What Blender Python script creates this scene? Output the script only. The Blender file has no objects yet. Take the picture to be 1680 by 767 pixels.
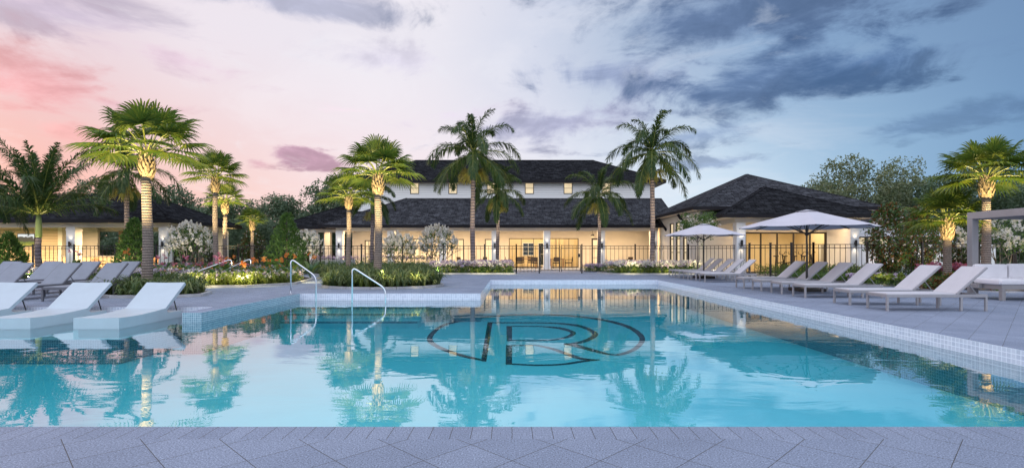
import bpy, math, random
from math import sin, cos, pi, radians, sqrt
from mathutils import Vector, Matrix

SC = bpy.context.scene
COL = SC.collection
RND = random.Random(7)
F = 870.0

# ---------------------------------------------------------------- camera
cam_d = bpy.data.cameras.new('camera')
cam = bpy.data.objects.new('camera', cam_d)
COL.objects.link(cam)
cam.location = (0, 0, 1.25)
cam.rotation_euler = (radians(90), 0, 0)
cam_d.sensor_width = 36.0
cam_d.lens = 36.0 * F / 1680.0
cam_d.shift_y = 29.5 / 1680.0
cam_d.clip_start = 0.1
cam_d.clip_end = 3000
SC.camera = cam

# ---------------------------------------------------------------- world: dusk sky
SUN_EL, SUN_AZ = radians(9), radians(-62)      # azimuth measured from +Y towards +X
world = bpy.data.worlds.new('World')
SC.world = world
world.use_nodes = True


class NT:
    """tiny node-tree helper"""
    def __init__(self, tree):
        self.t = tree
        self.n = tree.nodes
        self.l = tree.links

    def node(self, kind, **kw):
        n = self.n.new(kind)
        for k, v in kw.items():
            setattr(n, k, v)
        return n

    def put(self, sock, v):
        if isinstance(v, bpy.types.NodeSocket):
            self.l.new(v, sock)
        elif isinstance(v, (tuple, list)) and len(v) == 3 and sock.type == 'RGBA':
            sock.default_value = (*v, 1)
        else:
            sock.default_value = v

    def math(self, op, a, b=0.0, c=0.0, clamp=False):
        n = self.node('ShaderNodeMath', operation=op, use_clamp=clamp)
        self.put(n.inputs[0], a)
        self.put(n.inputs[1], b)
        self.put(n.inputs[2], c)
        return n.outputs[0]

    def mix(self, f, a, b, blend='MIX'):
        n = self.node('ShaderNodeMix', data_type='RGBA', blend_type=blend)
        self.put(n.inputs[0], f)
        self.put(n.inputs[6], a)
        self.put(n.inputs[7], b)
        return n.outputs[2]

    def ramp(self, f, stops, interp='LINEAR'):
        n = self.node('ShaderNodeValToRGB')
        cr = n.color_ramp
        cr.interpolation = interp
        while len(cr.elements) < len(stops):
            cr.elements.new(0.5)
        for e, (p, c) in zip(cr.elements, stops):
            e.position = p
            e.color = (*c, 1) if len(c) == 3 else c
        self.put(n.inputs[0], f)
        return n.outputs[0]

    def smooth(self, v, lo, hi):
        n = self.node('ShaderNodeMapRange', interpolation_type='SMOOTHSTEP')
        self.put(n.inputs[0], v)
        n.inputs[1].default_value = lo
        n.inputs[2].default_value = hi
        return n.outputs[0]

    def noise(self, vec, scale, detail=3, rough=0.5, dist=0.0):
        n = self.node('ShaderNodeTexNoise')
        if vec is not None:
            self.l.new(vec, n.inputs['Vector'])
        n.inputs['Scale'].default_value = scale
        n.inputs['Detail'].default_value = detail
        n.inputs['Roughness'].default_value = rough
        n.inputs['Distortion'].default_value = dist
        return n.outputs['Fac']


def lin(r, g, b):
    def f(c):
        c /= 255.0
        return c / 12.92 if c <= 0.04045 else ((c + 0.055) / 1.055) ** 2.4
    return (f(r), f(g), f(b))


w = NT(world.node_tree)
bg = w.n['Background']
tc = w.node('ShaderNodeTexCoord')
sep = w.node('ShaderNodeSeparateXYZ')
w.l.new(tc.outputs['Generated'], sep.inputs[0])
dx, dy, dz = sep.outputs
az = w.math('ARCTAN2', dx, dy)                           # 0 ahead, + to the right
h = w.math('SQRT', w.math('ADD', w.math('MULTIPLY', dx, dx), w.math('MULTIPLY', dy, dy)))
el = w.math('ARCTAN2', dz, h)
azf = w.math('MULTIPLY_ADD', az, 1 / (2 * pi), 0.5)
# perspective cloud sheet coordinates
zz = w.math('ADD', w.math('MAXIMUM', dz, 0.0), 0.20)
cmb = w.node('ShaderNodeCombineXYZ')
w.put(cmb.inputs[0], w.math('DIVIDE', dx, zz))
w.put(cmb.inputs[1], w.math('DIVIDE', dy, zz))
cmb.inputs[2].default_value = 3.7
cv = cmb.outputs[0]
n_big = w.noise(cv, 0.55, 4, 0.5, 0.3)
n_mid = w.noise(cv, 1.5, 8, 0.60, 0.35)
n_fine = w.noise(cv, 3.8, 6, 0.62, 0.5)


def azp(px):
    return 0.5 + math.atan((px - 840) / F) / (2 * pi)


azn = w.math('MULTIPLY_ADD', w.math('SUBTRACT', n_big, 0.5), 0.025, azf)
low = w.ramp(azn, [(0.0, lin(150, 180, 225)), (azp(-900), lin(215, 150, 148)), (azp(60), lin(226, 160, 156)),
                   (azp(330), lin(232, 188, 184)), (azp(620), lin(240, 218, 222)), (azp(930), lin(226, 226, 236)),
                   (azp(1180), lin(204, 222, 238)), (azp(1420), lin(150, 184, 214)), (azp(1680), lin(112, 150, 190)),
                   (1.0, lin(150, 180, 225))])
high = w.ramp(azn, [(0.0, lin(150, 178, 225)), (azp(-900), lin(200, 176, 196)), (azp(60), lin(214, 196, 206)),
                    (azp(330), lin(228, 218, 226)), (azp(700), lin(228, 224, 232)), (azp(870), lin(206, 210, 226)),
                    (azp(1040), lin(170, 186, 210)), (azp(1280), lin(130, 160, 196)), (azp(1680), lin(108, 138, 176)),
                    (1.0, lin(150, 178, 225))])
g_el = w.smooth(el, 0.06, 0.38)
base = w.mix(g_el, low, high)

n_edge = w.math('ADD', w.math('MULTIPLY', w.noise(cv, 1.3, 9, 0.62, 0.5), 0.6), w.math('MULTIPLY', n_fine, 0.4))
ns2 = w.math('MULTIPLY', w.math('SUBTRACT', n_edge, 0.5), 6.5)
col = base


def cloud_mass(col, px, py, rx, ry, c, strength=0.9, tilt=0.0, soft=0.9):
    """one cloud bank centred on a direction of the sky, edges broken up by noise"""
    a0 = math.atan((px - 840) / F)
    e0 = math.atan((413 - py) / F * cos(a0))
    ra, re = rx / F * cos(a0) ** 2, ry / F * cos(a0)
    da = w.math('SUBTRACT', az, a0)
    de = w.math('SUBTRACT', el, e0)
    u = w.math('DIVIDE', w.math('ADD', w.math('MULTIPLY', da, cos(tilt)), w.math('MULTIPLY', de, sin(tilt))), ra)
    v = w.math('DIVIDE', w.math('SUBTRACT', w.math('MULTIPLY', de, cos(tilt)), w.math('MULTIPLY', da, sin(tilt))), re)
    d_ = w.math('SQRT', w.math('ADD', w.math('MULTIPLY', u, u), w.math('MULTIPLY', v, v)))
    m_ = w.smooth(w.math('ADD', w.math('SUBTRACT', 1.0, d_), ns2), -0.05, soft)
    shade = w.mix(w.smooth(n_edge, .40, .62), tuple(x * 1.55 + .03 for x in c), c)
    return w.mix(w.math('MULTIPLY', m_, strength), col, shade)


# pale high veil, then the banks from far to near
veil = w.smooth(w.noise(cv, 1.9, 9, 0.62, 0.8), 0.47, 0.68)
rmask = w.math('SUBTRACT', 1.0, w.smooth(az, .45, .66))
col = w.mix(w.math('MULTIPLY', w.math('MULTIPLY', veil, rmask), 0.42), col, w.mix(0.45, base, (0.90, 0.87, 0.90)))
col = cloud_mass(col, 30, 140, 230, 60, lin(196, 126, 134), .8)
col = cloud_mass(col, 110, 215, 130, 26, lin(204, 132, 136), .6, -.2)
col = cloud_mass(col, 90, 20, 260, 34, lin(156, 144, 170), .65)
col = cloud_mass(col, 300, 100, 190, 30, lin(184, 156, 174), .65, -.15)
col = cloud_mass(col, 230, 175, 120, 12, lin(188, 142, 158), .55, .1)
col = cloud_mass(col, 495, 256, 66, 22, lin(164, 120, 144), .9, -.12, .6)
col = cloud_mass(col, 425, 268, 28, 10, lin(180, 130, 146), .7)
col = cloud_mass(col, 520, 10, 160, 24, lin(146, 150, 176), .75)
col = cloud_mass(col, 650, 100, 150, 34, lin(178, 172, 190), .65)
col = cloud_mass(col, 740, 190, 150, 26, lin(188, 174, 192), .6, .1)
col = cloud_mass(col, 560, 180, 110, 14, lin(204, 180, 192), .5)
col = cloud_mass(col, 930, 200, 230, 46, lin(140, 140, 168), .85, .1)
col = cloud_mass(col, 1000, 120, 220, 52, lin(116, 128, 160), .85, -.1)
col = cloud_mass(col, 1150, 36, 400, 70, lin(72, 94, 130), .95, -.05)
col = cloud_mass(col, 1230, 130, 260, 62, lin(66, 92, 132), .92, .12)
col = cloud_mass(col, 1430, 100, 140, 44, lin(62, 92, 134), .88)
col = cloud_mass(col, 1130, 225, 150, 20, lin(104, 124, 160), .7, .1)
col = cloud_mass(col, 1170, 268, 100, 11, lin(120, 138, 172), .75)
col = cloud_mass(col, 1620, 70, 160, 30, lin(78, 104, 140), .7)
col = cloud_mass(col, 1560, 195, 210, 22, lin(74, 104, 144), .65, .1)
# brighter breaks between them
brk = w.smooth(w.noise(cv, 2.7, 9, 0.64, 0.9), 0.56, 0.70)
col = w.mix(w.math('MULTIPLY', w.math('MULTIPLY', brk, rmask), 0.34), col, w.mix(0.5, base, (0.80, 0.82, 0.88)))
# the part of the sky behind and above the camera: open blue dusk, brighter
back = w.smooth(w.math('MULTIPLY', dy, -1.0), -0.25, 0.5)
top = w.smooth(el, 0.55, 1.15)
openf = w.math('MAXIMUM', back, top)
SKYOPEN = (1.30, 1.38, 1.62)
col = w.mix(openf, col, SKYOPEN)
# below the horizon
col = w.mix(w.smooth(dz, 0.0, -0.04), col, (0.10, 0.12, 0.13))
sky = w.node('ShaderNodeTexSky')
sky.sky_type = 'NISHITA'
sky.sun_disc = False
sky.sun_elevation = SUN_EL
sky.sun_rotation = SUN_AZ
nsk = w.node('ShaderNodeVectorMath', operation='SCALE')
w.l.new(sky.outputs[0], nsk.inputs[0])
nsk.inputs[3].default_value = 0.12
colv = w.node('ShaderNodeVectorMath', operation='SCALE')
w.l.new(col, colv.inputs[0])
colv.inputs[3].default_value = 8.4
addv = w.node('ShaderNodeVectorMath', operation='ADD')
w.l.new(nsk.outputs[0], addv.inputs[0])
w.l.new(colv.outputs[0], addv.inputs[1])
w.l.new(addv.outputs[0], bg.inputs[0])
bg.inputs[1].default_value = 0.10

# ---------------------------------------------------------------- sun (low, rosy, behind cloud)
sd = bpy.data.lights.new('sun', 'SUN')
so = bpy.data.objects.new('sun', sd)
COL.objects.link(so)
sd.energy = 0.7
sd.angle = radians(14)
sd.color = (1.0, 0.72, 0.62)
sv = Vector((sin(SUN_AZ) * cos(SUN_EL), cos(SUN_AZ) * cos(SUN_EL), sin(SUN_EL)))
so.rotation_euler = sv.to_track_quat('Z', 'Y').to_euler()

vs = SC.view_settings
vs.view_transform = 'Standard'
vs.look = 'None'
vs.gamma = 1
vs.exposure = 0.32
vs.use_curve_mapping = False
SC.cycles.max_bounces = 8
SC.cycles.diffuse_bounces = 3
SC.cycles.glossy_bounces = 4
SC.cycles.transparent_max_bounces = 24
SC.cycles.transmission_bounces = 6
SC.cycles.sample_clamp_indirect = 4.0
SC.cycles.caustics_reflective = False
SC.cycles.caustics_refractive = False


# ---------------------------------------------------------------- scene helpers
def tag(o, label=None, cat=None, group=None, kind=None):
    if label:
        o['label'] = label
    if cat:
        o['category'] = cat
    if group:
        o['group'] = group
    if kind:
        o['kind'] = kind
    return o


def thing(name, label, cat, loc=(0, 0, 0), rz=0.0, group=None):
    o = bpy.data.objects.new(name, None)
    o.empty_display_size = 0.2
    COL.objects.link(o)
    o.location = loc
    o.rotation_euler = (0, 0, rz)
    return tag(o, label, cat, group)


def world_loc(o):
    v = Vector((0, 0, 0))
    while o is not None:
        v += o.location
        o = o.parent
    return v


KIDS = {}


def adopt(o, parent):
    o.parent = parent
    KIDS.setdefault(parent.name, []).append(o)


def dup(root, loc=None, rz=None, label=None, group=None, scale=None, parent=None):
    c = root.copy()
    COL.objects.link(c)
    if parent is not None:
        adopt(c, parent)
    if loc is not None:
        c.location = loc
    if rz is not None:
        c.rotation_euler = (0, 0, rz)
    if scale is not None:
        c.scale = scale if isinstance(scale, tuple) else (scale,) * 3
    if label:
        c['label'] = label
    if group:
        c['group'] = group
    for k in list(KIDS.get(root.name, [])):
        dup(k, parent=c)
    return c


class MB:
    def __init__(self):
        self.v = []
        self.f = []
        self.mi = []
        self.m = 0

    def add(self, vs_, fs):
        b = len(self.v)
        self.v.extend(vs_)
        for f in fs:
            self.f.append(tuple(b + i for i in f))
            self.mi.append(self.m)

    def quad(self, *p):
        self.add([tuple(q) for q in p], [tuple(range(len(p)))])

    def box(self, x0, y0, z0, x1, y1, z1):
        if x0 > x1: x0, x1 = x1, x0
        if y0 > y1: y0, y1 = y1, y0
        if z0 > z1: z0, z1 = z1, z0
        self.add([(x0, y0, z0), (x1, y0, z0), (x1, y1, z0), (x0, y1, z0), (x0, y0, z1), (x1, y0, z1), (x1, y1, z1), (x0, y1, z1)],
                 [(0, 3, 2, 1), (4, 5, 6, 7), (0, 1, 5, 4), (1, 2, 6, 5), (2, 3, 7, 6), (3, 0, 4, 7)])

    def rbox(self, x0, y0, z0, x1, y1, z1, r):
        """box with chamfered edges"""
        r = min(r, (x1 - x0) / 2.01, (y1 - y0) / 2.01, (z1 - z0) / 2.01)
        rings = []
        for z, i in ((z0, r), (z0 + r * .3, r * .3), (z0 + r, 0), (z1 - r, 0), (z1 - r * .3, r * .3), (z1, r)):
            a, b, c, d = x0 + i, y0 + i, x1 - i, y1 - i
            k = r
            rings.append([(a + k, b, z), (c - k, b, z), (c, b + k, z), (c, d - k, z), (c - k, d, z), (a + k, d, z), (a, d - k, z), (a, b + k, z)])
        vv = [p for rg in rings for p in rg]
        ff = [tuple(reversed(range(8))), tuple(range(40, 48))]
        for q in range(5):
            for k in range(8):
                ff.append((q * 8 + k, q * 8 + (k + 1) % 8, q * 8 + 8 + (k + 1) % 8, q * 8 + 8 + k))
        self.add(vv, ff)

    def tube(self, path, radii, n=8, caps=True):
        path = [Vector(p) for p in path]
        if not isinstance(radii, (list, tuple)):
            radii = [radii] * len(path)
        vv, ff = [], []
        up = None
        for i, p in enumerate(path):
            a = path[max(i - 1, 0)]
            b = path[min(i + 1, len(path) - 1)]
            t = (b - a).normalized()
            if up is None:
                up = Vector((0, 0, 1)) if abs(t.z) < .9 else Vector((1, 0, 0))
            s = t.cross(up).normalized()
            u = s.cross(t).normalized()
            up = u
            for k in range(n):
                an = 2 * pi * k / n
                vv.append(tuple(p + (s * cos(an) + u * sin(an)) * radii[i]))
        for i in range(len(path) - 1):
            for k in range(n):
                ff.append((i * n + k, i * n + (k + 1) % n, (i + 1) * n + (k + 1) % n, (i + 1) * n + k))
        if caps:
            ff.append(tuple(reversed(range(n))))
            ff.append(tuple(range((len(path) - 1) * n, len(path) * n)))
        self.add(vv, ff)

    def bar(self, a, b, w_, h_=None):
        """square bar between two points"""
        h_ = h_ or w_
        a, b = Vector(a), Vector(b)
        t = (b - a).normalized()
        up = Vector((0, 0, 1)) if abs(t.z) < .95 else Vector((0, 1, 0))
        s = t.cross(up).normalized() * (w_ / 2)
        u = s.cross(t).normalized() * (h_ / 2)
        vv = [tuple(p + q) for p in (a, b) for q in (-s - u, s - u, s + u, -s + u)]
        self.add(vv, [(3, 2, 1, 0), (4, 5, 6, 7), (0, 1, 5, 4), (1, 2, 6, 5), (2, 3, 7, 6), (3, 0, 4, 7)])

    def lathe(self, prof, n=16, cx=0, cy=0):
        vv, ff = [], []
        for r, z in prof:
            for k in range(n):
                an = 2 * pi * k / n
                vv.append((cx + r * cos(an), cy + r * sin(an), z))
        for i in range(len(prof) - 1):
            for k in range(n):
                ff.append((i * n + k, i * n + (k + 1) % n, (i + 1) * n + (k + 1) % n, (i + 1) * n + k))
        ff.append(tuple(reversed(range(n))))
        ff.append(tuple(range((len(prof) - 1) * n, len(prof) * n)))
        self.add(vv, ff)

    def prism(self, pts, z0, z1):
        n = len(pts)
        vv = [(x, y, z0) for x, y in pts] + [(x, y, z1) for x, y in pts]
        ff = [tuple(reversed(range(n))), tuple(range(n, 2 * n))]
        for k in range(n):
            ff.append((k, (k + 1) % n, n + (k + 1) % n, n + k))
        self.add(vv, ff)

    def strip(self, pts, widths, side):
        """flat tapering ribbon along pts"""
        vv = []
        for p, ww in zip(pts, widths):
            vv.append(tuple(p - side * (ww / 2)))
            vv.append(tuple(p + side * (ww / 2)))
        self.add(vv, [(2 * i, 2 * i + 1, 2 * i + 3, 2 * i + 2) for i in range(len(pts) - 1)])

    def build(self, name, mats, parent=None, smooth=False, world_xyz=False):
        me = bpy.data.meshes.new(name)
        vv = self.v
        if world_xyz and parent is not None:
            o_ = world_loc(parent)
            vv = [(x - o_.x, y - o_.y, z - o_.z) for x, y, z in vv]
        me.from_pydata(vv, [], self.f)
        if not isinstance(mats, (list, tuple)):
            mats = [mats]
        for m in mats:
            me.materials.append(m)
        if len(mats) > 1:
            me.polygons.foreach_set('material_index', self.mi)
        if smooth:
            me.polygons.foreach_set('use_smooth', [True] * len(me.polygons))
        me.update()
        o = bpy.data.objects.new(name, me)
        COL.objects.link(o)
        if parent is not None:
            adopt(o, parent)
        return o


# ---------------------------------------------------------------- materials
def new_mat(name):
    m = bpy.data.materials.new(name)
    m.use_nodes = True
    t = NT(m.node_tree)
    return m, t, t.n['Principled BSDF']


def mat(name, c, rough=0.6, var=0.12, scale=3.0, bump=0.0, bscale=40.0, metal=0.0, spec=0.5, c2=None, fine=0.0):
    m, t, p = new_mat(name)
    tcn = t.node('ShaderNodeTexCoord')
    v = tcn.outputs['Object']
    n = t.noise(v, scale, 5, 0.6)
    c2 = c2 or tuple(max(0, x * (1 - 2 * var)) for x in c)
    cc = t.mix(t.smooth(n, 0.3, 0.7), c, c2)
    if fine:
        nf = t.noise(v, bscale * 1.5, 2, 0.6)
        cc = t.mix(t.math('MULTIPLY', t.smooth(nf, 0.45, 0.7), fine), cc, tuple(x * 0.45 for x in c))
    t.put(p.inputs['Base Color'], cc)
    p.inputs['Roughness'].default_value = rough
    p.inputs['Metallic'].default_value = metal
    p.inputs['Specular IOR Level'].default_value = spec
    if bump:
        nb = t.noise(v, bscale, 4, 0.6)
        b = t.node('ShaderNodeBump')
        b.inputs['Strength'].default_value = bump
        b.inputs['Distance'].default_value = 0.02
        t.put(b.inputs['Height'], nb)
        t.put(p.inputs['Normal'], b.outputs[0])
    return m


def leaf_mat(name, c1, c2, c3=None, rough=0.5, trans=0.35):
    m, t, p = new_mat(name)
    g = t.node('ShaderNodeNewGeometry')
    stops = [(0.0, c1), (0.6, c2)] + ([(1.0, c3)] if c3 else [])
    cc = t.ramp(g.outputs['Random Per Island'], stops)
    tcn = t.node('ShaderNodeTexCoord')
    n = t.noise(tcn.outputs['Object'], 1.3, 3)
    cc = t.mix(t.math('MULTIPLY', t.smooth(n, 0.35, 0.7), 0.4), cc, tuple(x * .55 for x in c1))
    t.put(p.inputs['Base Color'], cc)
    p.inputs['Roughness'].default_value = rough
    p.inputs['Specular IOR Level'].default_value = 0.35
    tr = t.node('ShaderNodeBsdfTranslucent')
    t.put(tr.inputs[0], t.mix(1.0, cc, (1.0, 1.0, 0.55), 'MULTIPLY'))
    mx = t.node('ShaderNodeMixShader')
    mx.inputs[0].default_value = trans
    out = t.n['Material Output']
    t.l.new(p.outputs[0], mx.inputs[1])
    t.l.new(tr.outputs[0], mx.inputs[2])
    t.l.new(mx.outputs[0], out.inputs[0])
    return m


def emit_mat(name, c, s, var=0.0):
    m, t, p = new_mat(name)
    cc = c
    p.inputs['Base Color'].default_value = (*[x * .5 for x in c], 1)
    if var:
        tcn = t.node('ShaderNodeTexCoord')
        n = t.noise(tcn.outputs['Object'], 1.2, 2)
        cc = t.mix(t.smooth(n, .3, .7), c, tuple(x * (1 - var) for x in c))
    t.put(p.inputs['Emission Color'], cc)
    p.inputs['Emission Strength'].default_value = s
    return m


def glass_mat(name, tint=(0.9, 0.92, 0.92), rough=0.0, refl=1.0):
    m, t, p = new_mat(name)
    t.n.remove(p)
    tr = t.node('ShaderNodeBsdfTransparent')
    tr.inputs[0].default_value = (*tint, 1)
    gl = t.node('ShaderNodeBsdfGlossy')
    gl.inputs['Roughness'].default_value = rough
    fr = t.node('ShaderNodeFresnel')
    fr.inputs[0].default_value = 1.45
    mx = t.node('ShaderNodeMixShader')
    t.put(mx.inputs[0], t.math('MULTIPLY', fr.outputs[0], refl))
    t.l.new(tr.outputs[0], mx.inputs[1])
    t.l.new(gl.outputs[0], mx.inputs[2])
    t.l.new(mx.outputs[0], t.n['Material Output'].inputs[0])
    return m


def brick_vec(t, rot=0.0, walls=False):
    tcn = t.node('ShaderNodeTexCoord')
    v = tcn.outputs['Object']
    if walls:
        s = t.node('ShaderNodeSeparateXYZ')
        t.l.new(v, s.inputs[0])
        c = t.node('ShaderNodeCombineXYZ')
        t.put(c.inputs[0], t.math('ADD', s.outputs[0], s.outputs[1]))
        t.put(c.inputs[1], s.outputs[2])
        v = c.outputs[0]
    if rot:
        mp = t.node('ShaderNodeMapping')
        mp.inputs['Rotation'].default_value = (0, 0, rot)
        t.l.new(v, mp.inputs[0])
        v = mp.outputs[0]
    return v


def brick(t, v, bw, rh, mortar, c1, c2, cm, offset=0.0, smooth=0.1):
    b = t.node('ShaderNodeTexBrick', offset=offset)
    t.l.new(v, b.inputs['Vector'])
    t.put(b.inputs['Color1'], c1)
    t.put(b.inputs['Color2'], c2)
    t.put(b.inputs['Mortar'], cm)
    b.inputs['Scale'].default_value = 1
    b.inputs['Mortar Size'].default_value = mortar
    b.inputs['Mortar Smooth'].default_value = smooth
    b.inputs['Brick Width'].default_value = bw
    b.inputs['Row Height'].default_value = rh
    return b


def paver_mat(name, bw, rh, rot, mortar, tone=0.34, shift=None):
    m, t, p = new_mat(name)
    v = brick_vec(t, rot)
    if shift:
        mp = t.node('ShaderNodeMapping')
        mp.inputs['Location'].default_value = shift
        t.l.new(v, mp.inputs[0])
        v = mp.outputs[0]
    c1 = (tone * .86, tone * 1.00, tone * 1.30)
    c2 = (tone * .74, tone * .87, tone * 1.15)
    b = brick(t, v, bw, rh, mortar, c1, c2, (tone * .28,) * 3)
    tcn = t.node('ShaderNodeTexCoord')
    o = tcn.outputs['Object']
    n1 = t.noise(o, 95, 2, .8)
    n2 = t.noise(o, 0.7, 5, .65)
    sp = t.ramp(n1, [(0.32, (.30,) * 3), (0.45, (.85,) * 3), (0.57, (1.0,) * 3), (0.68, (1.8,) * 3)])
    cc = t.mix(1.0, b.outputs['Color'], sp, 'MULTIPLY')
    st = t.ramp(n2, [(0.3, (.84,) * 3), (0.7, (1.06,) * 3)])
    cc = t.mix(1.0, cc, st, 'MULTIPLY')
    t.put(p.inputs['Base Color'], cc)
    p.inputs['Roughness'].default_value = 0.7
    p.inputs['Specular IOR Level'].default_value = 0.2
    bm = t.node('ShaderNodeBump')
    bm.inputs['Strength'].default_value = 0.35
    bm.inputs['Distance'].default_value = 0.006
    hh = t.math('ADD', t.math('MULTIPLY', b.outputs['Fac'], -1.0), t.math('MULTIPLY', n1, 0.5))
    t.put(bm.inputs['Height'], hh)
    t.put(p.inputs['Normal'], bm.outputs[0])
    return m


def tile_mat(name, size, c1, c2, cm, rough=0.15, mortar=0.005):
    m, t, p = new_mat(name)
    v = brick_vec(t, 0, True)
    b = brick(t, v, size, size, mortar, c1, c2, cm)
    t.put(p.inputs['Base Color'], b.outputs['Color'])
    t.put(p.inputs['Roughness'], t.math('MULTIPLY_ADD', b.outputs['Fac'], 0.5, rough))
    return m


def siding_mat(name, c, pitch=0.2, dark=0.6, gap=0.012):
    m, t, p = new_mat(name)
    v = brick_vec(t, 0, True)
    b = brick(t, v, 40.0, pitch, gap, c, tuple(x * .97 for x in c), tuple(x * dark for x in c))
    t.put(p.inputs['Base Color'], b.outputs['Color'])
    p.inputs['Roughness'].default_value = 0.6
    bm = t.node('ShaderNodeBump')
    bm.inputs['Strength'].default_value = 0.6
    bm.inputs['Distance'].default_value = 0.02
    t.put(bm.inputs['Height'], t.math('MULTIPLY', b.outputs['Fac'], -1))
    t.put(p.inputs['Normal'], bm.outputs[0])
    return m


def shingle_mat(name, tone=0.05):
    m, t, p = new_mat(name)
    tcn = t.node('ShaderNodeTexCoord')
    s = t.node('ShaderNodeSeparateXYZ')
    t.l.new(tcn.outputs['Object'], s.inputs[0])
    c = t.node('ShaderNodeCombineXYZ')
    # rows follow the height, courses follow the run of the slope
    g = t.node('ShaderNodeNewGeometry')
    gs = t.node('ShaderNodeSeparateXYZ')
    t.l.new(g.outputs['True Normal'], gs.inputs[0])
    side = t.math('GREATER_THAN', t.math('ABSOLUTE', gs.outputs[0]), t.math('ABSOLUTE', gs.outputs[1]))
    u = t.node('ShaderNodeMix', data_type='FLOAT')
    t.put(u.inputs[0], side)
    t.put(u.inputs[2], s.outputs[0])
    t.put(u.inputs[3], s.outputs[1])
    t.put(c.inputs[0], u.outputs[0])
    t.put(c.inputs[1], t.math('MULTIPLY', s.outputs[2], 2.2))
    b = brick(t, c.outputs[0], 0.42, 0.21, 0.014, (tone * 1.75, tone * 1.82, tone * 2.05), (tone * .75, tone * .77, tone * .88), (tone * .30,) * 3, 0.45)
    b.squash = 0.7
    b.squash_frequency = 3
    n = t.noise(c.outputs[0], 2.2, 5, .7)
    n2 = t.noise(tcn.outputs['Object'], 60, 2, .6)
    cc = t.mix(1.0, b.outputs['Color'], t.ramp(n, [(.3, (.6,) * 3), (.7, (1.45,) * 3)]), 'MULTIPLY')
    cc = t.mix(1.0, cc, t.ramp(n2, [(.3, (.7,) * 3), (.7, (1.25,) * 3)]), 'MULTIPLY')
    t.put(p.inputs['Base Color'], cc)
    p.inputs['Roughness'].default_value = 0.72
    bm = t.node('ShaderNodeBump')
    bm.inputs['Strength'].default_value = 0.9
    bm.inputs['Distance'].default_value = 0.03
    t.put(bm.inputs['Height'], t.math('ADD', t.math('MULTIPLY', b.outputs['Fac'], -1.0), n))
    t.put(p.inputs['Normal'], bm.outputs[0])
    p.inputs['Specular IOR Level'].default_value = .0
    p.inputs['Roughness'].default_value = .95
    return m


M = {}
M['paver'] = paver_mat('concrete_pavers', 0.375, 0.375, radians(45), 0.0026, 0.30)
M['coping'] = paver_mat('coping_pavers', 0.14, 40.0, 0, 0.0024, 0.30)
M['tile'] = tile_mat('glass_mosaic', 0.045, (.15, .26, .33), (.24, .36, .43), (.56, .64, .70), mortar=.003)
M['tile_pale'] = tile_mat('pale_waterline_mosaic', 0.0667, (.56, .57, .68), (.68, .68, .78), (.82, .82, .90))
M['plaster'] = mat('pool_plaster', (.70, .94, .98), 0.6, .04, .6)
M['black_tile'] = tile_mat('black_mosaic', 0.03, (.012, .012, .014), (.02, .02, .022), (.035, .035, .04), mortar=.002)
M['stucco'] = mat('cream_stucco', (.72, .68, .60), 0.8, .04, 1.5, .25, 60)
M['white'] = mat('white_paint', (.80, .80, .80), 0.55, .03, 2.0)
M['block'] = siding_mat('white_block', (.74, .76, .80), .4, .8)
M['siding'] = siding_mat('white_lap_siding', (.85, .84, .82), .19, .62)
M['tan_siding'] = siding_mat('tan_lap_siding', (.62, .50, .33), .2, .5)
M['soffit'] = mat('soffit', (.58, .50, .40), 0.7, .05, 2)
M['beam'] = mat('porch_beam', (.64, .60, .54), 0.6, .05, 2)
M['shingle'] = shingle_mat('roof_shingles', .042)
M['shingle_dark'] = shingle_mat('roof_shingles_dark', .018)
M['fascia'] = mat('dark_fascia', (.022, .021, .024), .8, .1, 2, spec=.1)
M['bronze'] = mat('bronze_frame', (.03, .024, .02), .4, .1, 3)
M['black'] = mat('black_metal', (.012, .012, .013), .42, .1, 3)
M['steel'] = mat('stainless_steel', (.75, .77, .80), .16, .03, 4, metal=1.0)
M['resin'] = mat('white_resin', (.46, .53, .58), .38, .03, 2.5, .06, 90)
M['frame_grey'] = mat('light_grey_powdercoat', (.30, .295, .31), .45, .05, 5)
M['sling_white'] = mat('white_sling', (.52, .51, .54), .65, .03, 4, .2, 220)
M['frame_dark'] = mat('dark_grey_powdercoat', (.12, .12, .14), .5, .08, 5)
M['sling_grey'] = mat('grey_sling', (.24, .26, .31), .7, .05, 4, .25, 220)
M['canvas'] = mat('parasol_canvas', (.50, .49, .54), .8, .04, 2, .1, 150)
M['cushion'] = mat('white_cushion', (.74, .73, .76), .85, .04, 3, .2, 60)
M['taupe'] = mat('taupe_aluminium', (.27, .26, .265), .5, .05, 3)
M['concrete'] = mat('concrete', (.36, .37, .38), .8, .12, 2, .3, 40)
M['kerb'] = mat('kerb_concrete', (.42, .42, .43), .8, .12, 3, .3, 50)
M['brickred'] = mat('brick_red', (.30, .13, .09), .8, .2, 6, .3, 30)
M['soil'] = mat('soil', (.045, .035, .025), .95, .3, 5, .8, 25)
M['lawn'] = mat('lawn', (.055, .10, .03), .95, .25, 1.5, .8, 60)
M['trunk_fan'] = None
M['wood'] = mat('warm_wood', (.28, .16, .08), .5, .2, 6)
M['wicker'] = mat('dark_wicker', (.05, .035, .025), .7, .2, 20, .5, 80)
M['stone_room'] = mat('room_wall', (.78, .66, .44), .8, .03, 1)
M['room_floor'] = mat('room_floor', (.42, .32, .22), .35, .1, 1)
M['curtain'] = siding_mat('curtain', (.80, .68, .42), .5, .8)
M['lit'] = emit_mat('lit_window_glow', (1.0, .80, .50), .62, .3)
M['glass'] = glass_mat('window_glass', (.93, .94, .92))
M['dark_glass'] = mat('dark_night_glass', (.012, .03, .04), .06, .2, 2)
M['bark'] = mat('bark', (.10, .075, .06), .9, .25, 6, .7, 25)
M['bark_grey'] = mat('grey_bark', (.22, .19, .17), .85, .2, 6, .6, 25)


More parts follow.
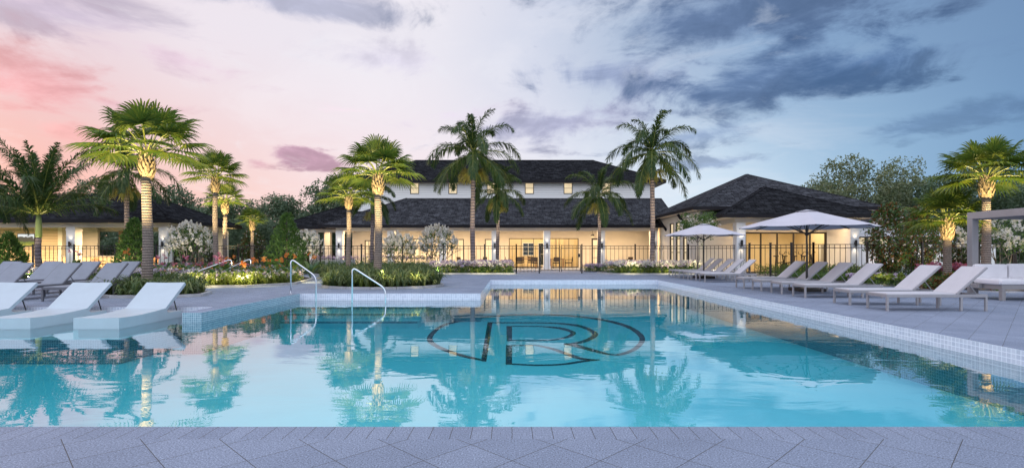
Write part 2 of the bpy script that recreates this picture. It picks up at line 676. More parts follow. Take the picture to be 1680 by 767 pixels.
def ring_trunk_mat(name, c1, c2, freq):
    m, t, p = new_mat(name)
    tcn = t.node('ShaderNodeTexCoord')
    s = t.node('ShaderNodeSeparateXYZ')
    t.l.new(tcn.outputs['Object'], s.inputs[0])
    n = t.noise(tcn.outputs['Object'], 5, 4, .6)
    ph = t.math('ADD', t.math('MULTIPLY', s.outputs[2], freq), t.math('MULTIPLY', n, 1.6))
    sw = t.math('MULTIPLY_ADD', t.math('SINE', ph), .5, .5)
    cc = t.mix(t.smooth(sw, .15, .75), c2, c1)
    n3 = t.noise(tcn.outputs['Object'], 30, 3, .6)
    cc = t.mix(1.0, cc, t.ramp(n3, [(.3, (.7,) * 3), (.7, (1.2,) * 3)]), 'MULTIPLY')
    t.put(p.inputs['Base Color'], cc)
    p.inputs['Roughness'].default_value = .85
    bm = t.node('ShaderNodeBump')
    bm.inputs['Strength'].default_value = .8
    bm.inputs['Distance'].default_value = .03
    t.put(bm.inputs['Height'], t.math('ADD', sw, n3))
    t.put(p.inputs['Normal'], bm.outputs[0])
    return m


M['trunk_fan'] = ring_trunk_mat('ringed_fan_palm_bark', (.30, .24, .20), (.17, .135, .12), 75)
M['trunk_royal'] = ring_trunk_mat('ringed_feather_palm_bark', (.21, .17, .17), (.12, .095, .095), 38)
M['boots'] = mat('leaf_base_boots', (.42, .32, .20), .8, .25, 9, .4, 30, c2=(.20, .15, .09))
M['crownshaft'] = mat('green_crownshaft', (.10, .17, .045), .4, .2, 2, c2=(.16, .19, .06))
M['petiole'] = mat('yellow_green_petiole', (.22, .25, .05), .45, .15, 3)
M['fan_leaf'] = leaf_mat('fan_palm_leaf', (.07, .13, .03), (.12, .18, .035), (.18, .21, .04), rough=.4, trans=.5)
M['feather_leaf'] = leaf_mat('feather_palm_leaf', (.03, .075, .022), (.055, .105, .03), (.10, .13, .035), rough=.5)
M['seed'] = leaf_mat('palm_seed_strands', (.20, .20, .05), (.26, .24, .07), (.16, .18, .05))
M['oak_leaf'] = leaf_mat('oak_leaf', (.085, .14, .085), (.13, .19, .115), (.19, .25, .15), trans=.25)
M['oak_leaf_warm'] = leaf_mat('oak_leaf_warm', (.11, .15, .08), (.17, .21, .11), (.25, .27, .16), trans=.25)
M['cone_leaf'] = leaf_mat('conifer_leaf', (.06, .13, .035), (.10, .20, .05), (.15, .26, .07))
M['shrub_leaf'] = leaf_mat('shrub_leaf', (.05, .11, .03), (.09, .17, .045), (.16, .24, .06))
M['grass_leaf'] = leaf_mat('liriope_leaf', (.06, .11, .045), (.13, .18, .065), (.28, .30, .12))
M['lime_leaf'] = leaf_mat('lime_leaf', (.12, .18, .03), (.20, .26, .05), (.28, .30, .07))
M['broad_leaf'] = leaf_mat('broad_leaf', (.03, .09, .035), (.06, .14, .05), (.13, .18, .05), rough=.3)
M['magnolia_leaf'] = leaf_mat('magnolia_leaf', (.05, .12, .04), (.09, .18, .06), (.22, .09, .03), rough=.3)
M['rust_leaf'] = leaf_mat('rust_leaf', (.14, .045, .018), (.20, .09, .03), (.24, .15, .05))
M['fl_lilac'] = leaf_mat('lilac_petals', (.36, .26, .50), (.55, .45, .66), (.72, .66, .76), rough=.8)
M['fl_white'] = leaf_mat('white_petals', (.78, .76, .80), (.86, .84, .87), (.80, .72, .74), rough=.8)
M['fl_pink'] = leaf_mat('pink_petals', (.50, .14, .30), (.62, .26, .40), (.60, .10, .08), rough=.8)
M['fl_orange'] = leaf_mat('orange_petals', (.55, .16, .03), (.65, .30, .08), (.60, .10, .05), rough=.8)

# ================================================================ ground, pool, deck
WATER = -0.20
FLOOR = -0.85

g = MB()
g.quad((-900, -60, -1.35), (900, -60, -1.35), (900, 1500, -1.35), (-900, 1500, -1.35))
tag(g.build('ground', M['soil']), kind='structure')
g = MB()
for x0, y0, x1, y1 in ((-400, 44.6, 400, 900), (-400, 31.2, -17.0, 44.6), (24.0, 26.0, 400, 44.6), (60, -60, 400, 26.0), (-400, -60, -60, 31.2)):
    g.quad((x0, y0, -.004), (x1, y0, -.004), (x1, y1, -.004), (x0, y1, -.004))
tag(g.build('lawn', M['lawn']), kind='structure')

d = MB()
for x0, y0, x1, y1 in ((-60, -60, 60, 3.55), (6.5, 3.8, 60, 26.0), (-60, 3.55, -16, 12.05), (-60, 12.05, -6.8, 16), (-6.8, 10.93, -6.40, 16),
                       (-60, 16, -.95, 23.7), (-60, 23.7, 6.5, 26.0), (-60, 26.0, 24.0, 31.2), (-17.0, 31.2, 24.0, 44.6), (40, 3.55, 60, 3.8)):
    d.quad((x0, y0, 0), (x1, y0, 0), (x1, y1, 0), (x0, y1, 0))
tag(d.build('pool_deck', M['paver']), kind='structure')
d = MB()
d.box(-16, 3.55, -.06, 40, 3.8, 0.0)
tag(d.build('near_coping', M['coping']), kind='structure')

OUT = [(-16, 3.8), (6.5, 3.8), (6.5, 23.7), (-.95, 23.7), (-.95, 16), (-6.40, 16), (-6.40, 10.93), (-6.8, 10.93), (-6.8, 12.05), (-16, 12.05)]
b = MB()
n = len(OUT)
for i in range(n):
    (xa, ya), (xb, yb) = OUT[i], OUT[(i + 1) % n]
    shaded_edge = i in (5, 6, 7)  # left edges: shade on the waterline tile, put in as darker mosaic
    b.m = 0
    b.quad((xa, ya, -1.3), (xb, yb, -1.3), (xb, yb, WATER), (xa, ya, WATER))
    b.m = 0 if shaded_edge else 2
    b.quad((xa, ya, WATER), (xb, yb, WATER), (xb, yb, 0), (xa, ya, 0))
b.m = 1
b.quad((-16, 3.8, -.80), (6.5, 3.8, -.80), (6.5, 9.6, FLOOR), (-16, 9.6, FLOOR))
b.quad((-16, 9.6, FLOOR), (6.5, 9.6, FLOOR), (6.5, 23.7, FLOOR), (-16, 23.7, FLOOR))
# sun shelf
b.m = 1
b.box(-16, 9.95, -1.2, -7.35, 12.05, -.38)
b.m = 0
b.quad((-16, 9.947, -.9), (-7.348, 9.947, -.9), (-7.348, 9.947, -.395), (-16, 9.947, -.395))
b.quad((-7.347, 9.947, -.9), (-7.347, 12.05, -.9), (-7.347, 12.05, -.395), (-7.347, 9.947, -.395))
# entry steps along the left inner wall
for k, (yy, zz_) in enumerate(((15.55, -.36), (15.1, -.50), (14.65, -.66))):
    b.m = 1
    b.box(-6.40, yy, -1.2, -2.6 - .0 * k, 16.0 - .45 * k - .002 * k, zz_)
    b.m = 0
    b.quad((-6.44, yy - .003, zz_ - .06), (-2.61, yy - .003, zz_ - .06), (-2.61, yy - .003, zz_ - .004), (-6.44, yy - .003, zz_ - .004))
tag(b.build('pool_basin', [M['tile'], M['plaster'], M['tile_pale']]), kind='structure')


# water: closed body with a rippled surface and an absorbing volume
def water_mat(surface):
    m, t, p = new_mat('pool_water' if surface else 'pool_water_side')
    t.n.remove(p)
    out = t.n['Material Output']
    tr = t.node('ShaderNodeBsdfTransparent')
    if surface:
        tcn = t.node('ShaderNodeTexCoord')
        mp = t.node('ShaderNodeMapping')
        mp.inputs['Scale'].default_value = (.8, 1.5, 1)
        t.l.new(tcn.outputs['Object'], mp.inputs[0])
        n1 = t.noise(mp.outputs[0], 1.1, 3, .5, .7)
        n2 = t.noise(mp.outputs[0], 5.0, 2, .5, .4)
        calm = t.smooth(t.noise(tcn.outputs['Object'], .22, 2), .35, .65)
        hh = t.math('ADD', t.math('MULTIPLY', n1, 1.0), t.math('MULTIPLY', t.math('MULTIPLY', n2, .13), calm))
        bm = t.node('ShaderNodeBump')
        bm.inputs['Strength'].default_value = 1.0
        bm.inputs['Distance'].default_value = .0032
        t.put(bm.inputs['Height'], hh)
        gl = t.node('ShaderNodeBsdfGlossy')
        gl.inputs['Roughness'].default_value = 0.0
        t.l.new(bm.outputs[0], gl.inputs['Normal'])
        # Fresnel by angle, the same from above and from below
        geo = t.node('ShaderNodeNewGeometry')
        dt = t.node('ShaderNodeVectorMath', operation='DOT_PRODUCT')
        t.l.new(geo.outputs['Incoming'], dt.inputs[0])
        t.l.new(bm.outputs[0], dt.inputs[1])
        cs = t.math('SUBTRACT', 1.0, t.math('ABSOLUTE', dt.outputs['Value']), clamp=True)
        fac = t.math('MULTIPLY_ADD', t.math('POWER', cs, 2.3), .95, .05, clamp=True)
        mx = t.node('ShaderNodeMixShader')
        t.l.new(fac, mx.inputs[0])
        t.l.new(tr.outputs[0], mx.inputs[1])
        t.l.new(gl.outputs[0], mx.inputs[2])
        t.l.new(mx.outputs[0], out.inputs[0])
    else:
        t.l.new(tr.outputs[0], out.inputs[0])
    va = t.node('ShaderNodeVolumeAbsorption')
    va.inputs[0].default_value = (.0, .92, .99, 1)
    va.inputs[1].default_value = .52
    t.l.new(va.outputs[0], out.inputs['Volume'])
    return m


e = .02
OX = [(-16 - e, 3.8 - e), (6.5 + e, 3.8 - e), (6.5 + e, 23.7 + e), (-.95 - e, 23.7 + e), (-.95 - e, 16 + e), (-6.40 - e, 16 + e), (-6.40 - e, 10.93 - e + .04),
      (-6.8 + .0, 10.93 + e), (-6.8 + .0, 12.05 + e), (-16 - e, 12.05 + e)]
b = MB()
nn = len(OX)
b.m = 0
b.add([(x, y, WATER) for x, y in OX], [tuple(range(nn))])
b.m = 1
b.add([(x, y, -1.32) for x, y in OX], [tuple(reversed(range(nn)))])
for i in range(nn):
    (xa, ya), (xb, yb) = OX[i], OX[(i + 1) % nn]
    b.quad((xa, ya, -1.32), (xb, yb, -1.32), (xb, yb, WATER), (xa, ya, WATER))
# weld so that the body is closed
wo = b.build('pool_water', [water_mat(True), water_mat(False)])
import bmesh
bm_ = bmesh.new()
bm_.from_mesh(wo.data)
bmesh.ops.remove_doubles(bm_, verts=bm_.verts, dist=1e-5)
bmesh.ops.recalc_face_normals(bm_, faces=bm_.faces)
bm_.to_mesh(wo.data)
bm_.free()
tag(wo, kind='structure')


# ---------------------------------------------------------------- R emblem on the pool floor
def crom(pts, k=8):
    out = []
    P_ = [pts[0]] + list(pts) + [pts[-1]]
    for i in range(1, len(P_) - 2):
        a, b_, c, d_ = P_[i - 1], P_[i], P_[i + 1], P_[i + 2]
        for j in range(k):
            t = j / k
            out.append(tuple(.5 * ((2 * b_[q]) + (-a[q] + c[q]) * t + (2 * a[q] - 5 * b_[q] + 4 * c[q] - d_[q]) * t * t + (-a[q] + 3 * b_[q] - 3 * c[q] + d_[q]) * t ** 3) for q in (0, 1)))
    out.append(tuple(pts[-1]))
    return out


def lp(zx, zy):
    px, py = 640 + zx / 3.5, 500 + zy / 3.5
    zf = FLOOR + .004
    Y = (1.25 - zf) * F / (py - 413)
    return ((px - 840) * Y / F, Y, zf)


lg = thing('pool_floor_emblem', 'black mosaic oval with a large R, set into the turquoise pool floor', 'emblem', (1.2, 13.0, FLOOR))
STROKES = {
    'oval_line': [([(522, 318), (400, 292), (262, 243), (211, 190), (285, 118), (420, 82), (600, 60), (830, 51), (1060, 60), (1250, 85), (1390, 125), (1464, 188), (1425, 250), (1340, 284), (1262, 286), (1170, 268), (1050, 237), (992, 223)],
                   [(522, 308), (410, 280), (290, 235), (243, 190), (305, 124), (430, 90), (600, 66), (830, 57), (1050, 66), (1230, 92), (1360, 130), (1432, 190), (1395, 245), (1320, 276), (1270, 279), (1190, 258), (1080, 226), (1010, 217)])],
    'outer_bowl': [([(562, 98), (720, 98), (880, 99), (1010, 104), (1120, 122), (1194, 165), (1150, 202), (1080, 222), (1000, 226)],
                    [(562, 103), (720, 103), (880, 104), (990, 110), (1100, 130), (1160, 165), (1120, 196), (1050, 215), (1000, 221)])],
    'left_stem': [([(560, 98), (522, 320)], [(588, 98), (552, 324)])],
    'inner_stem': [([(668, 120), (670, 206)], [(700, 120), (700, 206)])],
    'inner_bowl': [([(699, 119), (800, 119), (900, 121), (1000, 131), (1068, 160), (1010, 190), (900, 204), (699, 205)],
                    [(699, 123), (800, 123), (890, 126), (975, 138), (1036, 160), (985, 186), (890, 198), (699, 200)])],
    'lower_stem': [([(665, 229), (664, 340)], [(700, 229), (700, 340)])],
    'leg_line': [([(699, 229), (800, 228), (870, 231), (960, 252), (1050, 283), (1120, 304), (1206, 312)],
                  [(699, 234), (800, 233), (850, 236), (930, 256), (1020, 290), (1100, 313), (1206, 315)])],
    'base_line': [([(699, 333), (850, 340), (980, 335), (1100, 318), (1206, 312)],
                   [(699, 341), (850, 348), (1000, 342), (1120, 325), (1206, 315)])],
}
for nm, lst in STROKES.items():
    for a_, b_ in lst:
        A, B = crom(a_), crom(b_)
        m_ = MB()
        vv = []
        for p_, q_ in zip(A, B):
            vv += [lp(*p_), lp(*q_)]
        m_.add(vv, [(2 * i, 2 * i + 1, 2 * i + 3, 2 * i + 2) for i in range(len(A) - 1)])
        m_.build(nm, M['black_tile'], lg, world_xyz=True)


# ================================================================ buildings
def wall_y(mb, x0, x1, z0, z1, y, th, holes=()):
    """wall facing -Y with rectangular openings (xa, xb, za, zb)"""
    holes = sorted(holes)
    x = x0
    for xa, xb, za, zb in holes:
        if xa > x:
            mb.box(x, y, z0, xa, y + th, z1)
        if za > z0:
            mb.box(xa, y, z0, xb, y + th, za)
        if zb < z1:
            mb.box(xa, y, zb, xb, y + th, z1)
        x = xb
    if x < x1:
        mb.box(x, y, z0, x1, y + th, z1)


def opening(parent, kind, xa, xb, za, zb, y, nx=1, nz=1, fm='bronze', pane='lit', fw=.07, mull=.04, blind=False):
    """framed window or door facing -Y: frame part with a pane sub-part"""
    m_ = MB()
    m_.box(xa, y - .03, za, xa + fw, y + .09, zb)
    m_.box(xb - fw, y - .03, za, xb, y + .09, zb)
    m_.box(xa + fw, y - .03, zb - fw, xb - fw, y + .09, zb)
    m_.box(xa + fw, y - .03, za, xb - fw, y + .09, za + fw)
    for i in range(1, nx):
        x = xa + (xb - xa) * i / nx
        m_.box(x - mull / 2, y - .012, za + fw, x + mull / 2, y + .07, zb - fw)
    for i in range(1, nz):
        z = za + (zb - za) * i / nz
        m_.box(xa + fw, y - .006, z - mull / 3, xb - fw, y + .06, z + mull / 3)
    fr = m_.build(kind, M[fm], parent, world_xyz=True)
    m_ = MB()
    m_.quad((xa + fw / 2, y + .05, za + fw / 2), (xb - fw / 2, y + .05, za + fw / 2), (xb - fw / 2, y + .05, zb - fw / 2), (xa + fw / 2, y + .05, zb - fw / 2))
    m_.v = [(x_ - parent.location.x, y_ - parent.location.y, z_ - parent.location.z) for x_, y_, z_ in m_.v]
    m_.build('pane', M[pane], fr)
    if blind:
        m_ = MB()
        m_.box(xa + fw, y + .052, zb - fw - (zb - za) * .34, xb - fw, y + .07, zb - fw)
        m_.v = [(x_ - parent.location.x, y_ - parent.location.y, z_ - parent.location.z) for x_, y_, z_ in m_.v]
        m_.build('blind', M['curtain'], fr)
    return fr


def hip_roof(parent, x0, x1, y0, y1, z, slope, fas=.2, mt='shingle', gable=None):
    w_, l_ = x1 - x0, y1 - y0
    s = min(w_, l_) / 2
    zr = z + s * slope
    if w_ >= l_:
        r0, r1 = (x0 + s, (y0 + y1) / 2, zr), (x1 - s, (y0 + y1) / 2, zr)
    else:
        r0, r1 = ((x0 + x1) / 2, y0 + s, zr), ((x0 + x1) / 2, y1 - s, zr)
    A, B, C_, D = (x0, y0, z), (x1, y0, z), (x1, y1, z), (x0, y1, z)
    m_ = MB()
    if w_ >= l_:
        m_.quad(A, B, r1, r0) if r0 != r1 else m_.quad(A, B, r0)
        m_.quad(B, C_, r1)
        m_.quad(C_, D, r0, r1)
        m_.quad(D, A, r0)
    else:
        m_.quad(A, B, r0)
        m_.quad(B, C_, r1, r0)
        m_.quad(C_, D, r1)
        m_.quad(D, A, r0, r1)
    rf = m_.build('roof', M[mt], parent, world_xyz=True)
    # ridge and hip caps
    m_ = MB()
    for p_, q_ in ((A, r0), (D, r0 if w_ >= l_ else r1), (B, r1 if w_ >= l_ else r0), (C_, r1), (r0, r1)):
        if (Vector(p_) - Vector(q_)).length > .1:
            m_.bar(p_, q_, .16, .05)
    m_.v = [(a - parent.location.x, b__ - parent.location.y, c - parent.location.z) for a, b__, c in m_.v]
    m_.build('ridge_cap', M[mt], rf)
    m_ = MB()
    i = .03
    m_.box(x0 - i, y0 - i, z - fas, x1 + i, y0, z + .015)
    m_.box(x0 - i, y1, z - fas, x1 + i, y1 + i, z + .015)
    m_.box(x0 - i, y0, z - fas, x0, y1, z + .015)
    m_.box(x1, y0, z - fas, x1 + i, y1, z + .015)
    m_.v = [(a - parent.location.x, b__ - parent.location.y, c - parent.location.z) for a, b__, c in m_.v]
    m_.build('fascia', M['fascia'], rf)
    m_ = MB()
    m_.box(x0, y0, z - fas + .02, x1, y1, z - fas + .05)
    m_.v = [(a - parent.location.x, b__ - parent.location.y, c - parent.location.z) for a, b__, c in m_.v]
    m_.build('soffit', M['soffit'], rf)
    return rf


def light(kind, loc, energy, color=(1.0, .70, .38), size=.1, rot=None, spot=None, blend=.6, target=None, sy=None):
    ld = bpy.data.lights.new('lamp_light', kind)
    lo = bpy.data.objects.new('lamp_light', ld)
    COL.objects.link(lo)
    lo.location = loc
    ld.energy = energy
    ld.color = color
    if kind == 'AREA':
        ld.shape = 'RECTANGLE' if sy else 'DISK'
        ld.size = size
        if sy:
            ld.size_y = sy
    else:
        ld.shadow_soft_size = size
    if kind == 'SPOT':
        ld.spot_size = spot or radians(60)
        ld.spot_blend = blend
    if target is not None:
        d_ = Vector(target) - Vector(loc)
        lo.rotation_euler = d_.to_track_quat('-Z', 'Y').to_euler()
    return lo


def column(parent, x, y, z1, w_=.48, name='column', cap=True, m='white'):
    m_ = MB()
    h2 = w_ / 2
    m_.box(x - h2, y - h2, 0, x + h2, y + h2, z1)
    m_.box(x - h2 - .03, y - h2 - .03, 0, x + h2 + .03, y + h2 + .03, .22)
    if cap:
        m_.box(x - h2 - .025, y - h2 - .025, z1 - .22, x + h2 + .025, y + h2 + .025, z1 - .14)
    return m_.build(name, M[m], parent, world_xyz=True)


def sconce(parent, x, y, z=1.72, e=9.0):
    """black up/down cylinder light on the face y of a column"""
    m_ = MB()
    m_.lathe([(.055, z - .17), (.06, z - .165), (.06, z + .165), (.055, z + .17)], 12, x, y - .10)
    m_.box(x - .04, y - .05, z - .06, x + .04, y, z + .06)
    m_.build('wall_lamp', M['black'], parent, world_xyz=True, smooth=False)
    for s in (1, -1):
        light('SPOT', (x, y - .10, z + s * .19), e * 1.0, (1, .80, .55), .09, spot=radians(95), blend=.9, target=(x, y + .03, z + s * 1.6))


WARM = (1.0, .66, .34)
# ---- clubhouse (two storeys, long porch)
club = thing('clubhouse', 'long white two-storey clubhouse with dark shingle roofs and a lit porch behind the pool', 'building', (0, 43.0, 0))
m_ = MB()
doors = [(-11.95, -11.3, 0, 2.2), (-8.0, -6.40, .75, 2.35), (-4.9, -3.9, 0, 2.3), (-2.2, -1.55, 0, 2.3), (-.25, 2.75, 0, 2.36), (3.05, 5.4, 0, 2.36), (6.45, 7.2, 0, 2.36)]
wall_y(m_, -12.95, 12.0, 0, 3.12, 43.0, .2, doors)
m_.build('porch_wall', M['stucco'], club, world_xyz=True)
m_ = MB()
m_.box(-12.95, 43.2, 0, -12.75, 55, 3.12)
m_.build('side_wall', M['stucco'], club, world_xyz=True)
m_ = MB()
wins = [(x - .36, x + .36, 5.98, 6.92) for x in (-7.95, -4.83, -1.7, 1.42, 4.58, 7.7)]
wall_y(m_, -12.8, 11.65, 3.2, 6.95, 43.3, .2, wins)
m_.box(-12.8, 43.5, 3.2, -12.6, 52.2, 6.95)
m_.box(11.45, 43.5, 3.2, 11.65, 52.2, 6.95)
m_.build('upper_wall', M['siding'], club, world_xyz=True)
for wn in wins:
    opening(club, 'window', wn[0], wn[1], wn[2], wn[3], 43.3, 1, 2, pane='lit', fw=.05, blind=True)
hip_roof(club, -13.8, 12.4, 42.7, 52.9, 7.05, .48, .24, 'shingle_dark')
# lower front roof
m_ = MB()
m_.quad((-14, 38.3, 3.2), (12.2, 38.3, 3.2), (12.2, 43.28, 5.63), (-8.6, 43.28, 5.63))
m_.quad((-14, 38.3, 3.2), (-8.6, 43.28, 5.63), (-14, 43.28, 3.2))
rf = m_.build('roof', M['shingle'], club, world_xyz=True)
m_ = MB()
for bx_ in ((-14.03, 38.27, 3.0, 12.2, 38.3, 3.215), (-14.03, 38.3, 3.0, -14.0, 43.28, 3.215)):
    m_.box(*bx_)
m_.bar((-14, 38.3, 3.2), (-8.6, 43.28, 5.63), .16, .05)
m_.v = [(a, b__ - 43.0, c) for a, b__, c in m_.v]
m_.build('fascia', M['fascia'], rf)
m_ = MB()
m_.box(-14, 38.3, 3.06, 12.2, 43.2, 3.10)
m_.v = [(a, b__ - 43.0, c) for a, b__, c in m_.v]
m_.build('soffit', M['soffit'], rf)
m_ = MB()
m_.box(-12.9, 38.85, 2.80, 10.7, 39.15, 3.055)
m_.box(-13.0, 39.15, 2.80, -12.7, 42.98, 3.055)
m_.build('porch_beam', M['beam'], club, world_xyz=True)
PX = [-12.64, -8.88, -5.07, -1.255, 2.555, 6.56, 10.4]
for x in PX:
    column(club, x, 39.0, 2.798)
    sconce(club, x, 38.76)
hip_roof(club, -18.2, -8.7, 40.4, 50.4, 3.18, .48, .18, 'shingle_dark')
for x, y in ((-15.4, 41.2), (-15.6, 45.0), (-17.3, 49.5), (-14.0, 49.4)):
    column(club, x, y, 3.0)
m_ = MB()
m_.box(-17.6, 41.05, 2.78, -13.0, 41.35, 3.0)
m_.build('porch_beam', M['beam'], club, world_xyz=True)
# east wing roof behind the pavilion roof
hip_roof(club, 12.25, 30, 38.6, 55.4, 3.2, .405, .2, 'shingle')
m_ = MB()
m_.box(12.8, 41.6, 0, 29.4, 54.8, 3.0)
m_.build('east_wing_wall', M['stucco'], club, world_xyz=True)
# openings of the porch wall
opening(club, 'door', *doors[0], 43.05, 2, 4, pane='lit')
opening(club, 'window', *doors[1], 43.05, 3, 1, pane='lit')
opening(club, 'door', *doors[2], 43.05, 2, 1, pane='lit')
opening(club, 'door', *doors[3], 43.05, 1, 1, pane='lit', blind=True)
opening(club, 'sliding_door', *doors[4], 43.05, 3, 1, pane='glass', fw=.06)
opening(club, 'sliding_door', *doors[5], 43.05, 3, 1, pane='glass', fw=.06)
opening(club, 'door', *doors[6], 43.05, 1, 3, pane='lit', fw=.12)
# room behind the sliding doors
m_ = MB()
m_.quad((-1, 48.2, 0), (6.6, 48.2, 0), (6.6, 48.2, 2.9), (-1, 48.2, 2.9))
m_.quad((-1, 43.21, 0), (-1, 48.2, 0), (-1, 48.2, 2.9), (-1, 43.21, 2.9))
m_.quad((6.3, 43.21, 0), (6.3, 48.2, 0), (6.3, 48.2, 2.9), (6.3, 43.21, 2.9))
m_.quad((-1, 43.21, 2.9), (6.6, 43.21, 2.9), (6.6, 48.2, 2.9), (-1, 48.2, 2.9))
m_.m = 1
m_.quad((-1, 43.21, .006), (6.6, 43.21, .006), (6.6, 48.2, .006), (-1, 48.2, .006))
m_.build('inner_room', [M['stone_room'], M['room_floor']], club, world_xyz=True)
opening(club, 'inner_window', .95, 2.0, .9, 2.1, 48.1, 2, 3, pane='dark_glass', fm='white')
opening(club, 'inner_door', 2.35, 3.05, .0, 2.1, 48.1, 1, 2, pane='dark_glass', fm='white')
m_ = MB()
for a in (3.25, 4.05):
    for k in range(6):
        m_.box(a + k * .1, 47.7 + .05 * (k % 2), .02, a + k * .1 + .085, 47.76 + .05 * (k % 2), 2.6)
m_.build('curtain', M['curtain'], club, world_xyz=True)
light('AREA', (2.7, 45.6, 2.85), 240, (1.0, .76, .45), 7, sy=4.4)
# recessed porch lights
for i in range(len(PX) - 1):
    xm = (PX[i] + PX[i + 1]) / 2
    light('AREA', (xm, 39.85, 3.04), 205, WARM, 3.2, sy=.95)
light('AREA', (-15.2, 43.6, 2.95), 60, WARM, 2.0)

# pendant on the porch (px 973)
pl = thing('porch_pendant', 'small black pendant lamp with white glass hanging under the porch near the right door', 'lamp', (6.1, 40.2, 2.45))
m_ = MB()
m_.lathe([(.13, .0), (.14, .10), (.05, .17), (.02, .19)], 14)
m_.tube([(0, 0, .18), (0, 0, .60)], .012, 6)
m_.build('shade', M['black'], pl)
m_ = MB()
m_.lathe([(.03, -.09), (.10, -.06), (.12, 0)], 14)
m_.build('globe', M['lit'], pl)

# ---- right pavilion building (square hipped hall with a porch in front)
hall = thing('pool_house', 'cream pool house with stepped dark hip roofs and tall glass doors behind the umbrellas', 'building', (15.7, 31.3, 0))
m_ = MB()
wall_y(m_, 10.9, 20.4, 0, 3.62, 31.3, .2, [(13.75, 18.6, 0, 2.42)])
m_.build('front_wall', M['stucco'], hall, world_xyz=True)
m_ = MB()
ys = [(33.04, 33.75), (34.35, 35.2), (35.75, 36.6)]
y = 31.5
for a, b_ in ys:
    m_.box(10.9, y, 0, 11.1, a, 3.62)
    m_.box(10.9, a, 0, 11.1, b_, .35)
    m_.box(10.9, a, 3.2, 11.1, b_, 3.62)
    y = b_
m_.box(10.9, y, 0, 11.1, 41.4, 3.62)
m_.build('side_wall', M['stucco'], hall, world_xyz=True)
m_ = MB()
m_.box(20.2, 31.5, 0, 20.4, 41.4, 3.62)
m_.build('side_wall', M['stucco'], hall, world_xyz=True)
for a, b_ in ys:
    m_ = MB()
    for q in ((a, .35, a + .06, 3.2), (b_ - .06, .35, b_, 3.2), (a + .06, .35, b_ - .06, .41), (a + .06, 3.14, b_ - .06, 3.2), (a + .06, 1.2, b_ - .06, 1.25), (a + .06, 2.1, b_ - .06, 2.15)):
        m_.box(10.88, q[0], q[1], 11.0, q[2], q[3])
    fr = m_.build('window', M['bronze'], hall, world_xyz=True)
    m_ = MB()
    m_.quad((10.97, a, .35), (10.97, b_, .35), (10.97, b_, 3.2), (10.97, a, 3.2))
    m_.v = [(x_ - 15.7, y_ - 31.3, z_) for x_, y_, z_ in m_.v]
    m_.build('pane', M['lit'], fr)
hip_roof(hall, 10.25, 21.2, 29.95, 41.3, 3.80, .48, .17, 'shingle')
hip_roof(hall, 11.05, 19.6, 27.8, 38.0, 3.22, .455, .17, 'shingle_dark')
# knee braces under the left eave
for yy in (33.0, 37.4, 40.6):
    m_ = MB()
    m_.bar((10.9, yy, 2.75), (10.32, yy, 3.58), .14, .14)
    m_.build('eave_brace', M['fascia'], hall, world_xyz=True)
for x in (12.3, 18.4):
    column(hall, x, 28.7, 2.83)
    sconce(hall, x, 28.46, e=11)
m_ = MB()
m_.box(12.0, 28.52, 2.85, 18.75, 28.88, 3.07)
m_.box(12.12, 28.88, 2.85, 12.48, 31.3, 3.07)
m_.box(18.22, 28.88, 2.85, 18.58, 31.3, 3.07)
m_.build('porch_beam', M['beam'], hall, world_xyz=True)
m_ = MB()
m_.box(18.58, 28.9, 0, 18.78, 31.3, 2.85)
m_.build('porch_side_wall', M['white'], hall, world_xyz=True)
opening(hall, 'sliding_door', 13.75, 18.6, 0, 2.42, 31.36, 5, 1, pane='glass', fw=.09, mull=.07)
m_ = MB()
m_.quad((13.2, 36.5, 0), (19.6, 36.5, 0), (19.6, 36.5, 2.9), (13.2, 36.5, 2.9))
m_.quad((13.3, 31.51, 0), (13.3, 36.5, 0), (13.3, 36.5, 2.9), (13.3, 31.51, 2.9))
m_.quad((19.5, 31.51, 0), (19.5, 36.5, 0), (19.5, 36.5, 2.9), (19.5, 31.51, 2.9))
m_.quad((13.2, 31.51, 2.9), (19.6, 31.51, 2.9), (19.6, 36.5, 2.9), (13.2, 36.5, 2.9))
m_.m = 1
m_.quad((13.2, 31.51, .006), (19.6, 31.51, .006), (19.6, 36.5, .006), (13.2, 36.5, .006))
m_.build('inner_room', [M['stone_room'], M['room_floor']], hall, world_xyz=True)
m_ = MB()
m_.box(14.9, 35.2, 0, 15.1, 36.5, 2.89)
m_.build('inner_partition', M['stone_room'], hall, world_xyz=True)
light('AREA', (16.4, 33.2, 2.85), 190, (1.0, .78, .48), 5.8, sy=2.6)
light('AREA', (14.0, 29.45, 3.03), 60, WARM, 2.2, sy=.9)
light('AREA', (17.0, 29.45, 3.03), 60, WARM, 2.2, sy=.9)
light('AREA', (19.2, 29.4, 3.03), 14, (1, .6, .25), .3)
# annex with block wall and yard wall to the right
anx = thing('service_annex', 'low white block annex with a dark window, half hidden right of the pool house', 'building', (24, 35, 0))
m_ = MB()
wall_y(m_, 21.0, 30.0, 0, 3.0, 34.0, .25, [(22.0, 24.3, 1.5, 2.25), (26.0, 27.8, 1.5, 2.25)])
m_.box(21.0, 34.25, 0, 21.25, 40, 3.0)
m_.build('wall', M['block'], anx, world_xyz=True)
opening(anx, 'window', 22.0, 24.3, 1.5, 2.25, 34.06, 3, 1, pane='lit', fw=.08, mull=.2)
opening(anx, 'window', 26.0, 27.8, 1.5, 2.25, 34.06, 2, 1, pane='dark_glass')
m_ = MB()
m_.box(20.6, 33.6, 3.0, 31, 40.4, 3.18)
m_.build('roof', M['fascia'], anx, world_xyz=True)
yw = thing('yard_wall', 'low cream rendered wall lit from below behind the flowering trees on the right', 'wall', (24.5, 32.4, 0))
m_ = MB()
m_.box(18.8, 32.3, 0, 29.5, 32.5, 1.62)
